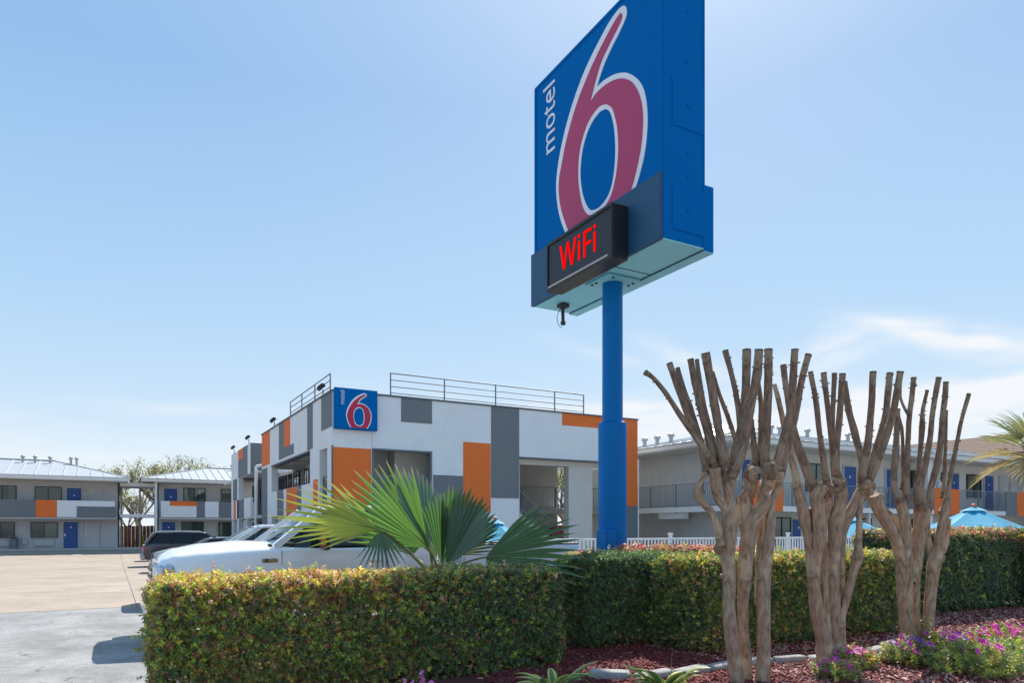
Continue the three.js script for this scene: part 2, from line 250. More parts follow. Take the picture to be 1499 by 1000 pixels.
// limb centre lines and radii of the three pruned trees, in metres from each foot
const TREE_LIMBS = [[5.489,-5.014,[['s',[[-0.12,0.02,0.0,0.096],[-0.12,0.062,0.0,0.081],[-0.146,0.285,-0.015,0.075],[-0.181,0.568,-0.034,0.073],[-0.199,0.851,-0.044,0.067],[-0.194,1.135,-0.041,0.067],[-0.208,1.337,-0.049,0.075],[-0.199,1.539,-0.044,0.083],[-0.187,1.742,-0.037,0.085],[-0.194,1.901,-0.042,0.053],[-0.197,2.046,-0.043,0.068],[-0.209,2.176,-0.05,0.071]]],['s',[[-0.184,1.6,-0.059,0.053],[-0.233,1.802,-0.052,0.048],[-0.319,1.899,-0.066,0.042],[-0.362,2.058,-0.055,0.061],[-0.395,2.2,-0.04,0.064]]],['s',[[-0.307,1.439,-0.047,0.048],[-0.342,1.64,-0.067,0.044],[-0.394,1.781,-0.097,0.04],[-0.473,1.881,-0.141,0.048],[-0.508,1.952,-0.161,0.052],[-0.48,2.075,-0.145,0.035],[-0.431,2.156,-0.117,0.035]]],['s',[[0.058,0.02,-0.072,0.078],[0.058,0.029,-0.072,0.066],[0.064,0.299,-0.063,0.06],[0.033,0.589,-0.075,0.058],[0.03,0.878,-0.072,0.062],[0.044,1.147,-0.059,0.074],[0.059,1.435,-0.046,0.087],[0.091,1.641,-0.022,0.086],[0.15,1.765,0.016,0.074],[0.201,1.908,0.05,0.066],[0.179,1.955,0.043,0.062],[0.233,2.102,0.078,0.069],[0.239,2.201,0.087,0.076]]],['s',[[0.1,1.579,-0.083,0.071],[0.113,1.787,-0.103,0.067],[0.114,1.955,-0.13,0.071],[0.176,1.962,-0.123,0.074],[0.205,2.115,-0.134,0.077],[0.23,2.217,-0.148,0.068]]],['s',[[0.079,1.579,-0.118,0.033],[0.048,1.746,-0.135,0.029],[0.034,1.933,-0.143,0.027]]],['s',[[0.132,0.02,0.084,0.097],[0.132,0.051,0.084,0.082],[0.156,0.374,0.076,0.074],[0.171,0.678,0.063,0.07],[0.186,0.963,0.05,0.074],[0.219,1.291,0.047,0.07],[0.27,1.6,0.054,0.06],[0.297,1.869,0.048,0.05],[0.367,2.008,0.065,0.042],[0.418,2.176,0.073,0.04]]],['s',[[0.255,0.825,-0.076,0.046],[0.272,1.117,-0.086,0.046],[0.296,1.432,-0.091,0.042],[0.322,1.705,-0.096,0.034]]],['b',[[-0.412,2.247,-0.049,0.035],[-0.531,2.419,-0.082,0.032],[-0.691,2.637,-0.137,0.028],[-0.876,2.916,-0.207,0.024],[-1.006,3.059,-0.245,0.022],[-1.078,3.092,-0.251,0.027]]],['b',[[-0.431,2.156,-0.117,0.039],[-0.416,2.255,-0.143,0.039],[-0.444,2.485,-0.193,0.039],[-0.508,2.7,-0.263,0.037],[-0.579,2.983,-0.338,0.033],[-0.64,3.259,-0.406,0.031]]],['b',[[-0.365,2.43,-0.252,0.033],[-0.351,2.552,-0.301,0.033],[-0.38,2.792,-0.375,0.032],[-0.418,3.051,-0.454,0.027],[-0.43,3.256,-0.518,0.024]]],['b',[[-0.31,2.208,-0.107,0.045],[-0.36,2.483,-0.134,0.045],[-0.423,2.742,-0.17,0.042],[-0.48,3.001,-0.202,0.036],[-0.529,3.276,-0.229,0.032]]],['b',[[-0.258,2.43,-0.192,0.03],[-0.233,2.57,-0.25,0.028],[-0.246,2.846,-0.328,0.025],[-0.244,3.143,-0.399,0.024],[-0.223,3.352,-0.459,0.022]]],['b',[[-0.263,2.172,-0.023,0.055],[-0.333,2.472,-0.019,0.045],[-0.403,2.738,-0.015,0.041],[-0.472,3.0,-0.011,0.041],[-0.543,3.288,-0.008,0.041]]],['b',[[0.133,2.353,-0.202,0.025],[0.117,2.526,-0.254,0.024],[0.071,2.787,-0.323,0.024],[0.025,3.015,-0.392,0.022],[-0.007,3.246,-0.453,0.021]]],['b',[[-0.145,2.18,-0.071,0.046],[-0.079,2.459,-0.049,0.042],[-0.026,2.656,-0.033,0.043],[0.012,2.937,-0.026,0.043],[0.033,3.396,-0.029,0.041]]],['b',[[-0.021,2.562,-0.059,0.03],[-0.017,2.83,-0.095,0.028],[-0.042,3.134,-0.147,0.027],[-0.078,3.411,-0.206,0.03]]],['b',[[-0.252,2.104,0.041,0.048],[-0.195,2.262,0.092,0.041],[-0.167,2.419,0.127,0.038],[-0.145,2.655,0.158,0.036],[-0.123,2.857,0.189,0.035],[-0.105,3.051,0.219,0.043],[-0.099,3.32,0.241,0.039]]],['b',[[0.255,2.188,0.038,0.053],[0.233,2.337,0.026,0.046],[0.24,2.535,0.03,0.043],[0.255,2.833,0.038,0.04],[0.259,3.131,0.041,0.04],[0.262,3.412,0.042,0.041]]],['b',[[0.353,2.201,-0.078,0.034],[0.341,2.355,-0.114,0.03],[0.355,2.664,-0.135,0.027],[0.376,2.906,-0.152,0.027],[0.371,3.133,-0.183,0.022]]],['b',[[0.23,2.201,-0.148,0.041],[0.288,2.322,-0.153,0.034],[0.303,2.496,-0.183,0.029],[0.315,2.739,-0.214,0.019]]],['b',[[0.265,2.184,0.101,0.049],[0.272,2.263,0.14,0.043],[0.294,2.456,0.187,0.039],[0.326,2.695,0.239,0.039],[0.329,2.965,0.275,0.039],[0.328,3.361,0.309,0.035]]],['b',[[0.411,2.126,0.069,0.037],[0.463,2.343,0.086,0.037],[0.515,2.545,0.104,0.037],[0.582,2.847,0.13,0.033],[0.626,3.1,0.144,0.033],[0.699,3.383,0.173,0.034]]]],[[-0.189,2.154,-0.073,0.094],[-0.295,2.203,-0.133,0.081],[0.183,2.178,0.135,0.097],[0.017,2.162,0.042,0.084],[-0.442,1.956,-0.215,0.061],[-0.247,1.417,-0.106,0.069],[-0.176,1.661,-0.066,0.081],[-0.23,1.133,-0.096,0.032]]],[6.815,-5.12,[['s',[[0.0,0.02,0.0,0.123],[0.0,0.056,0.0,0.104],[-0.01,0.247,-0.005,0.095],[-0.035,0.428,-0.02,0.07],[-0.102,0.721,-0.057,0.052],[-0.128,1.036,-0.071,0.047],[-0.147,1.307,-0.082,0.047],[-0.167,1.532,-0.093,0.052],[-0.2,1.758,-0.112,0.07],[-0.251,2.006,-0.141,0.059],[-0.289,2.227,-0.162,0.04],[-0.34,2.458,-0.191,0.036],[-0.383,2.69,-0.215,0.033],[-0.434,2.971,-0.243,0.03],[-0.484,3.197,-0.271,0.026]]],['s',[[-0.006,0.02,0.031,0.122],[-0.006,0.062,0.031,0.103],[-0.008,0.275,0.032,0.09],[-0.073,0.612,-0.001,0.065],[-0.12,0.949,-0.025,0.058],[-0.122,1.264,-0.024,0.063],[-0.09,1.533,-0.003,0.076],[-0.102,1.779,-0.007,0.076],[-0.118,1.959,-0.014,0.081],[-0.114,1.976,-0.009,0.072],[-0.059,2.075,0.024,0.076]]],['s',[[0.153,0.02,0.029,0.107],[0.153,0.057,0.029,0.091],[0.139,0.352,0.021,0.084],[0.127,0.806,0.014,0.077],[0.127,1.124,0.014,0.073],[0.133,1.418,0.017,0.077],[0.153,1.645,0.029,0.091],[0.182,1.827,0.045,0.079],[0.202,2.031,0.056,0.077],[0.18,2.064,0.044,0.073],[0.166,2.148,0.036,0.073]]],['s',[[-0.004,0.39,0.055,0.034],[0.003,0.589,0.034,0.029],[0.01,0.812,0.014,0.029],[0.013,1.081,-0.009,0.036],[0.016,1.396,-0.032,0.041],[0.05,1.668,-0.037,0.041],[0.105,1.896,-0.031,0.05],[0.108,2.034,-0.054,0.055]]],['s',[[0.237,0.02,0.018,0.086],[0.237,0.093,0.018,0.073],[0.247,0.573,0.024,0.05],[0.247,0.892,0.024,0.041],[0.247,1.258,0.024,0.046],[0.255,1.554,0.029,0.057],[0.311,1.737,0.06,0.064],[0.406,1.92,0.113,0.078],[0.476,2.045,0.153,0.091],[0.488,2.067,0.159,0.077]]],['s',[[0.154,0.45,0.086,0.045],[0.176,0.652,0.091,0.038],[0.233,0.877,0.115,0.045],[0.295,1.125,0.141,0.045],[0.337,1.272,0.156,0.061],[0.357,1.487,0.16,0.036],[0.374,1.827,0.161,0.036],[0.4,2.031,0.167,0.034]]],['b',[[-0.088,2.028,-0.049,0.066],[-0.131,2.196,-0.102,0.056],[-0.19,2.43,-0.164,0.047],[-0.227,2.633,-0.213,0.047],[-0.242,2.838,-0.25,0.037],[-0.258,3.093,-0.288,0.03],[-0.274,3.438,-0.326,0.034]]],['b',[[-0.023,2.075,0.044,0.046],[-0.064,2.204,0.056,0.039],[-0.111,2.348,0.064,0.033],[-0.173,2.638,0.064,0.029],[-0.227,2.941,0.068,0.029],[-0.309,3.287,0.056,0.026]]],['b',[[0.151,2.114,0.028,0.04],[0.152,2.266,-0.001,0.033],[0.156,2.536,-0.027,0.03],[0.145,2.875,-0.062,0.03],[0.12,3.351,-0.105,0.032]]],['b',[[0.173,2.148,0.04,0.047],[0.118,2.261,0.052,0.04],[0.092,2.521,0.08,0.035],[0.087,2.845,0.121,0.033],[0.08,3.288,0.159,0.034]]],['b',[[0.167,2.369,-0.021,0.027],[0.203,2.609,-0.058,0.025],[0.255,2.972,-0.086,0.027],[0.313,3.364,-0.111,0.029]]],['b',[[0.405,2.114,0.17,0.057],[0.397,2.263,0.18,0.05],[0.433,2.527,0.214,0.04],[0.45,2.857,0.239,0.036],[0.463,3.331,0.26,0.035]]],['b',[[0.488,2.151,0.159,0.044],[0.567,2.305,0.16,0.04],[0.668,2.545,0.174,0.041],[0.777,2.855,0.192,0.034],[0.862,3.369,0.197,0.036]]],['b',[[0.456,2.098,0.199,0.043],[0.457,2.145,0.234,0.036],[0.523,2.424,0.305,0.04],[0.581,2.717,0.372,0.036],[0.609,3.007,0.422,0.036],[0.626,3.309,0.466,0.036]]],['b',[[0.551,2.226,0.08,0.034],[0.574,2.417,0.036,0.036],[0.56,2.697,-0.029,0.041],[0.546,2.963,-0.095,0.038],[0.548,3.302,-0.151,0.03]]]],[[0.04,2.047,-0.012,0.109],[0.155,2.096,0.053,0.093],[0.423,2.063,0.203,0.099],[-0.175,1.77,-0.132,0.081],[-0.141,1.736,-0.114,0.059],[0.338,1.272,0.156,0.068]]],[8.342,-5.123,[['s',[[0.0,0.02,0.0,0.146],[0.0,0.055,0.0,0.124],[0.0,0.246,0.0,0.105],[-0.017,0.485,-0.009,0.088],[-0.031,0.867,-0.018,0.096],[-0.042,1.201,-0.023,0.096],[-0.031,1.392,-0.018,0.086],[-0.021,1.584,-0.012,0.069],[-0.042,1.775,-0.023,0.067],[-0.073,1.918,-0.041,0.072]]],['s',[[-0.101,1.18,0.001,0.081],[-0.177,1.371,-0.008,0.071],[-0.262,1.537,-0.021,0.066],[-0.383,1.725,-0.054,0.068],[-0.489,1.9,-0.079,0.084],[-0.545,2.004,-0.077,0.07]]],['s',[[0.034,1.511,-0.095,0.039],[0.028,1.644,-0.137,0.034],[-0.018,1.778,-0.201,0.034],[-0.039,1.84,-0.251,0.032]]],['s',[[0.174,0.02,0.041,0.085],[0.174,0.046,0.041,0.072],[0.164,0.238,0.035,0.053],[0.145,0.502,0.024,0.046],[0.137,0.911,0.019,0.048],[0.153,1.223,0.029,0.062],[0.185,1.511,0.046,0.072],[0.212,1.824,0.062,0.086],[0.206,1.92,0.058,0.077]]],['s',[[0.042,0.962,0.023,0.057],[0.097,1.152,0.026,0.057],[0.149,1.391,0.026,0.072],[0.189,1.607,0.02,0.067],[0.213,1.873,0.005,0.068]]],['s',[[0.187,0.02,0.105,0.101],[0.187,0.067,0.105,0.086],[0.204,0.27,0.115,0.076],[0.219,0.532,0.123,0.072],[0.25,0.915,0.14,0.069],[0.281,1.201,0.158,0.086],[0.323,1.416,0.181,0.057],[0.354,1.631,0.199,0.055],[0.385,1.799,0.216,0.057],[0.406,1.942,0.228,0.048]]],['s',[[0.321,1.223,0.123,0.048],[0.308,1.342,0.087,0.043],[0.304,1.511,0.056,0.044],[0.316,1.704,0.034,0.048],[0.358,1.875,0.029,0.058]]],['s',[[0.373,1.247,0.152,0.043],[0.453,1.391,0.178,0.039],[0.498,1.559,0.184,0.034],[0.532,1.728,0.184,0.029]]],['b',[[-0.073,1.906,-0.041,0.067],[-0.115,2.069,-0.088,0.036],[-0.109,2.279,-0.107,0.036],[-0.07,2.534,-0.108,0.039],[-0.038,2.835,-0.113,0.033],[-0.008,3.063,-0.119,0.027]]],['b',[[0.049,1.944,-0.03,0.062],[0.039,2.071,-0.045,0.045],[0.06,2.355,-0.043,0.033],[0.075,2.655,-0.044,0.03],[0.096,2.956,-0.042,0.03],[0.13,3.197,-0.032,0.031],[0.159,3.446,-0.025,0.032]]],['b',[[0.033,2.088,-0.096,0.027],[0.079,2.211,-0.113,0.023],[0.119,2.516,-0.134,0.02],[0.142,2.824,-0.164,0.021],[0.145,3.028,-0.205,0.014]]],['b',[[0.057,2.98,-0.026,0.018],[0.077,3.048,-0.072,0.017],[0.069,3.208,-0.133,0.015],[0.121,3.406,-0.161,0.012]]],['b',[[0.224,1.873,0.011,0.068],[0.207,2.059,-0.018,0.036],[0.246,2.361,-0.015,0.027],[0.286,2.634,-0.012,0.03],[0.316,2.848,-0.014,0.035],[0.339,3.062,-0.02,0.024],[0.402,3.311,-0.004,0.021]]],['b',[[0.156,1.846,0.088,0.072],[0.108,2.067,0.08,0.038],[0.149,2.376,0.122,0.035],[0.177,2.64,0.157,0.032],[0.186,2.932,0.181,0.029],[0.202,3.179,0.209,0.029],[0.223,3.406,0.24,0.032]]],['b',[[0.248,1.848,0.082,0.067],[0.284,2.071,0.102,0.039],[0.356,2.384,0.142,0.039],[0.395,2.652,0.164,0.036],[0.414,2.95,0.175,0.033],[0.44,3.174,0.19,0.033],[0.451,3.383,0.196,0.031]]],['b',[[0.509,1.986,0.114,0.024],[0.559,2.153,0.113,0.023],[0.593,2.443,0.104,0.021],[0.632,2.826,0.097,0.017],[0.667,3.073,0.088,0.012]]],['b',[[0.396,1.846,0.222,0.048],[0.422,2.053,0.237,0.03],[0.467,2.35,0.262,0.027],[0.512,2.616,0.287,0.024],[0.564,2.913,0.316,0.022],[0.64,3.23,0.359,0.024]]]],[[-0.023,1.895,-0.047,0.081],[0.186,1.871,0.07,0.096],[-0.305,1.967,-0.206,0.096],[0.41,1.811,0.196,0.067],[0.353,1.248,0.164,0.067],[0.186,0.469,0.07,0.033]]]];
// ---------------------------------------------------------------- ground
const DIP = z => -.22 * clamp((-16.5 - z) / 22);     // the lot falls gently away from the driveway
{
  const sh = new THREE.Shape([[-700, -700], [700, -700], [700, 700], [-700, 700]].map(a => new THREE.Vector2(...a)));
  sh.holes.push(new THREE.Path([[-36, 16.5], [6.72, 16.5], [6.72, 62.9], [-36, 62.9]].map(a => new THREE.Vector2(...a))));
  const base = new THREE.ShapeGeometry(sh); base.rotateX(-Math.PI / 2);
  struct('ground', metric(base), M.asphalt, 'weathered grey asphalt driveway and lot');
  const lot = new THREE.Group(); lot.name = 'concrete_lot'; lot.userData = { kind: 'structure', label: 'pale pinkish concrete parking lot in front of the motel' }; scene.add(lot);
  const X0 = .42, S = 4.64, mats = [M.concrete, ...[.97, 1.03, .95].map(k => { const m = M.concrete.clone(); m.color.multiplyScalar(k); return m; })];
  for (let i = -8; i < 2; i++) for (let j = 0; j < 10; j++) {
    const x = X0 + i * S, z = -16.5 - j * S, x1 = Math.min(x + S, 6.72);
    const g = rbx(x + .004, x1 - .004, -.16, .006 + .003 * ((i * 7 + j * 3) % 3 === 0), z - S + .004, z - .004, .006, 1), p = g.attributes.position; for (let k = 0; k < p.count; k++) p.setY(k, p.getY(k) + DIP(p.getZ(k))); 
    mesh('slab', metric(g), mats[Math.abs(i * 5 + j * 3) % 4], lot);
  }
  struct('kerb', rbx(6.7, 6.86, -.4, .13, -62.9, -17, .02), M.slab, 'concrete kerb along the motel side of the lot'); struct('lot_subgrade', bx(-36, 6.7, -.7, -.42, -62.9, -16.4), M.asphalt, 'ground under the concrete slabs');
  { const g = new THREE.PlaneGeometry(46, 13); g.rotateX(-Math.PI / 2); g.translate(31.6, .008, -20.5); struct('pool_deck', metric(g), M.deck, 'pale concrete pool deck behind the white fence'); }
  struct('walkway', bx(-24, 7, -.4, .14, -64.7, -63.0), M.slab, 'raised concrete walk along the far motel block');
  for (const x of [-9.4, -6.4, -3.4, -.4, 2.6]) struct('parking_line', metric(bar([x - .6, -.205, -61.4], [x + .6, -.205, -56.2], .12, .006)), M.line, 'worn painted parking line on the concrete');
}
// ---------------------------------------------------------------- building pieces
// a window on a wall: frame with a backing painted dark as the unlit room, curtains, panes and mullion; normal along local +z
const winGeo = {};
function windowOn(parent, at, turn, w, h, cur = 1) {
  const f = .05, k = [w, h].join();
  if (!winGeo[k]) winGeo[k] = {
    frame: merge([bx(-w / 2, w / 2, -h / 2, -h / 2 + f, 0, .09), bx(-w / 2, w / 2, h / 2 - f, h / 2, 0, .09), bx(-w / 2, -w / 2 + f, -h / 2 + f, h / 2 - f, 0, .088), bx(w / 2 - f, w / 2, -h / 2 + f, h / 2 - f, 0, .088)]),
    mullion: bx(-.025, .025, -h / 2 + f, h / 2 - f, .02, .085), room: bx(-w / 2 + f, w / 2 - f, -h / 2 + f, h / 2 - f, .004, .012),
    pane: bx(-w / 4 + .025, w / 4 - .025, -h / 2 + f, h / 2 - f, .06, .064), sill: bx(-w / 2 - .04, w / 2 + .04, -h / 2 - .06, -h / 2 - .003, 0, .12)
  };
  const g = winGeo[k], m = mesh('window', g.frame, M.frameDark, parent, { at, turn });
  mesh('painted_dark_room', g.room, M.painted_dark_room, m); mesh('mullion', g.mullion, M.frameDark, m);
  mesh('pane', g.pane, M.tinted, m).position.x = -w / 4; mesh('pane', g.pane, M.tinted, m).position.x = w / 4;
  mesh('sill', g.sill, M.siding, m);
  const folds = (a, b) => { const s = new THREE.PlaneGeometry(b - a, h - 2 * f, Math.max(6, Math.round((b - a) * 24)), 1), p = s.attributes.position; for (let i = 0; i < p.count; i++) p.setZ(i, .032 + .012 * Math.sin(p.getX(i) * 52 + a)); s.translate((a + b) / 2, 0, 0); s.computeVertexNormals(); return s; };
  if (cur === 1) mesh('curtain', folds(.04, w / 2 - f), M.curtain, m);
  if (cur === 2) { mesh('curtain', folds(-w / 2 + f, -.1), M.curtain, m); mesh('curtain', folds(w * .22, w / 2 - f), M.curtainGreen, m); }
  if (cur === 3) mesh('curtain', folds(-w / 2 + f, w / 2 - f), M.curtainGreen, m);
  return m;
}
function doorOn(parent, at, turn, mat = M.doorBlue, w = .95, h = 2.02, plaque = true) {
  const d = mesh('door', [bx(-w / 2, w / 2, 0, h, .004, .05), ...[[-.3, .45], [.06, .45], [-.3, 1.2], [.06, 1.2]].map(([x, y]) => rbx(x, x + .26, y, y + .62, .045, .062, .012, 1))], mat, parent, { at, turn });
  mesh('door_frame', [bx(-w / 2 - .07, -w / 2 - .004, 0, h + .07, 0, .08), bx(w / 2 + .004, w / 2 + .07, 0, h + .07, 0, .08), bx(-w / 2 - .004, w / 2 + .004, h + .004, h + .07, 0, .078)], mat === M.doorBlue ? M.siding : M.siding, d);
  mesh('handle', [rbx(-w / 2 + .05, -w / 2 + .13, .92, 1.12, .05, .07, .01), rod([-w / 2 + .09, 1.0, .06], [-w / 2 + .09, 1.0, .11], .012), rod([-w / 2 + .09, 1.0, .105], [-w / 2 + .2, 1.0, .105], .011)], M.steel, d);
  if (plaque) mesh('room_number', rbx(-.16, .16, 1.58, 1.68, .048, .056, .004, 1), M.whitePaint, d);
  return d;
}
function guard(parent, name, a, b, y0, y1, mat = M.rail, post = 1.9) {   // railing with close balusters from a to b ([x,z])
  const L = Math.hypot(b[0] - a[0], b[1] - a[1]), n = Math.round(L / .11), at = t => [mix(a[0], b[0], t), mix(a[1], b[1], t)], bal = [];
  for (let i = 0; i <= n; i++) { const [x, z] = at(i / n); bal.push(bx(x - .008, x + .008, y0 + .07, y1 - .04, z - .008, z + .008)); }
  const r = mesh(name, bar([a[0], y1, a[1]], [b[0], y1, b[1]], .05, .04), mat, parent); mesh('bottom_rail', bar([a[0], y0 + .06, a[1]], [b[0], y0 + .06, b[1]], .04, .03), mat, r);
  mesh('balusters', bal, mat, r, { kind: 'stuff' });
  const k = Math.max(1, Math.round(L / post)); for (let i = 0; i <= k; i++) { const [x, z] = at(i / k); mesh('post', bx(x - .025, x + .025, y0 - .28, y1 + .01, z - .026, z + .026), mat, r); }
  return r;
}
// standing-seam hip roof whose panels are separate strips
function hipRoof(parent, x0, x1, z0, z1, ye, yr, pw, mat = M.roofMetal) {
  const hz = (z1 - z0) / 2, zm = (z0 + z1) / 2, rx0 = x0 + hz, rx1 = x1 - hz;
  const quad = pts => { const p = [], o = pts.length; const up = pts.map(q => [q[0], q[1] + .03, q[2]]); for (let i = 1; i < o - 1; i++) p.push(...up[0], ...up[i], ...up[i + 1], ...pts[0], ...pts[i + 1], ...pts[i]); for (let i = 0; i < o; i++) { const j = (i + 1) % o; p.push(...pts[i], ...pts[j], ...up[j], ...pts[i], ...up[j], ...up[i]); } const g = new THREE.BufferGeometry(); g.setAttribute('position', new THREE.Float32BufferAttribute(p, 3)); return metric(g); };
  const H = (d) => ye + (yr - ye) * d / hz, seam = (a, b) => bar([a[0], a[1] + .05, a[2]], [b[0], b[1] + .05, b[2]], .03, .05);
  const nx = Math.round((x1 - x0) / pw);
  for (const s of [0, 1]) for (let i = 0; i < nx; i++) {
    const a = x0 + (x1 - x0) * i / nx, b = x0 + (x1 - x0) * (i + 1) / nx, d = x => Math.min(hz, x - x0, x1 - x), ze = s ? z1 : z0, sg = s ? -1 : 1, gp = .006;
    const pts = [[a + gp, ye, ze], [b - gp, ye, ze]]; if (d(b) > .02) pts.push([b - gp, H(d(b)), ze + sg * d(b)]); if (d(a) > .02) pts.push([a + gp, H(d(a)), ze + sg * d(a)]);
    if (pts.length < 3) continue;
    const m = mesh('roof_panel', quad(s ? pts : pts.reverse()), mat, parent); if (d(b) > .1) mesh('seam', seam([b, ye, ze], [b, H(d(b)), ze + sg * d(b)]), mat, m);
  }
  const nzz = Math.round((z1 - z0) / pw);
  for (const s of [0, 1]) for (let i = 0; i < nzz; i++) {
    const a = z0 + (z1 - z0) * i / nzz, b = z0 + (z1 - z0) * (i + 1) / nzz, d = z => Math.min(z - z0, z1 - z), xe = s ? x1 : x0, sg = s ? -1 : 1, gp = .006;
    const pts = [[xe, ye, a + gp], [xe, ye, b - gp]]; if (d(b) > .02) pts.push([xe + sg * d(b), H(d(b)), b - gp]); if (d(a) > .02) pts.push([xe + sg * d(a), H(d(a)), a + gp]);
    if (pts.length < 3) continue;
    const m = mesh('roof_panel', quad(s ? pts.reverse() : pts), mat, parent); if (d(b) > .1) mesh('seam', seam([xe, ye, b], [xe + sg * d(b), H(d(b)), b]), mat, m);
  }
  mesh('ridge_cap', [bar([rx0, yr + .06, zm], [rx1, yr + .06, zm], .3, .05), ...[[x0, z0, rx0], [x0, z1, rx0], [x1, z0, rx1], [x1, z1, rx1]].map(([x, z, r]) => bar([x, ye + .05, z], [r, yr + .05, zm], .2, .04))], mat, parent);
}
function siding(parent, name, x0, x1, y0, y1, z, dir, mat = M.siding) {   // vertical grooved boards; dir z: facing +z, x: facing -x (x0,x1 then run along z)
  const w = .61, n = Math.max(1, Math.round((x1 - x0) / w)), g = [];
  for (let i = 0; i < n; i++) { const a = x0 + (x1 - x0) * i / n, b = x0 + (x1 - x0) * (i + 1) / n; g.push(dir === 'z' ? bx(a + .012, b - .012, y0, y1, z - .03, z) : bx(z, z + .03, y0, y1, a + .012, b - .012)); }
  g.push(dir === 'z' ? bx(x0, x1, y0, y1, z - .3, z - .012) : bx(z + .012, z + .3, y0, y1, x0, x1));
  return mesh(name, g, mat, parent);
}
function vent(parent, x, y, z, h = .5, r = .09) { mesh('roof_vent', [rod([x, y - .2, z], [x, y + h, z], r, r, 10), rod([x, y + h - .12, z], [x, y + h, z], r * 1.7, r * 1.7, 10), rod([x, y + h + .02, z], [x, y + h + .08, z], r * 1.5, r * .6, 10)], M.galv, parent); }
const panel = (parent, mat, g) => mesh('wall_panel', g, mat, parent);

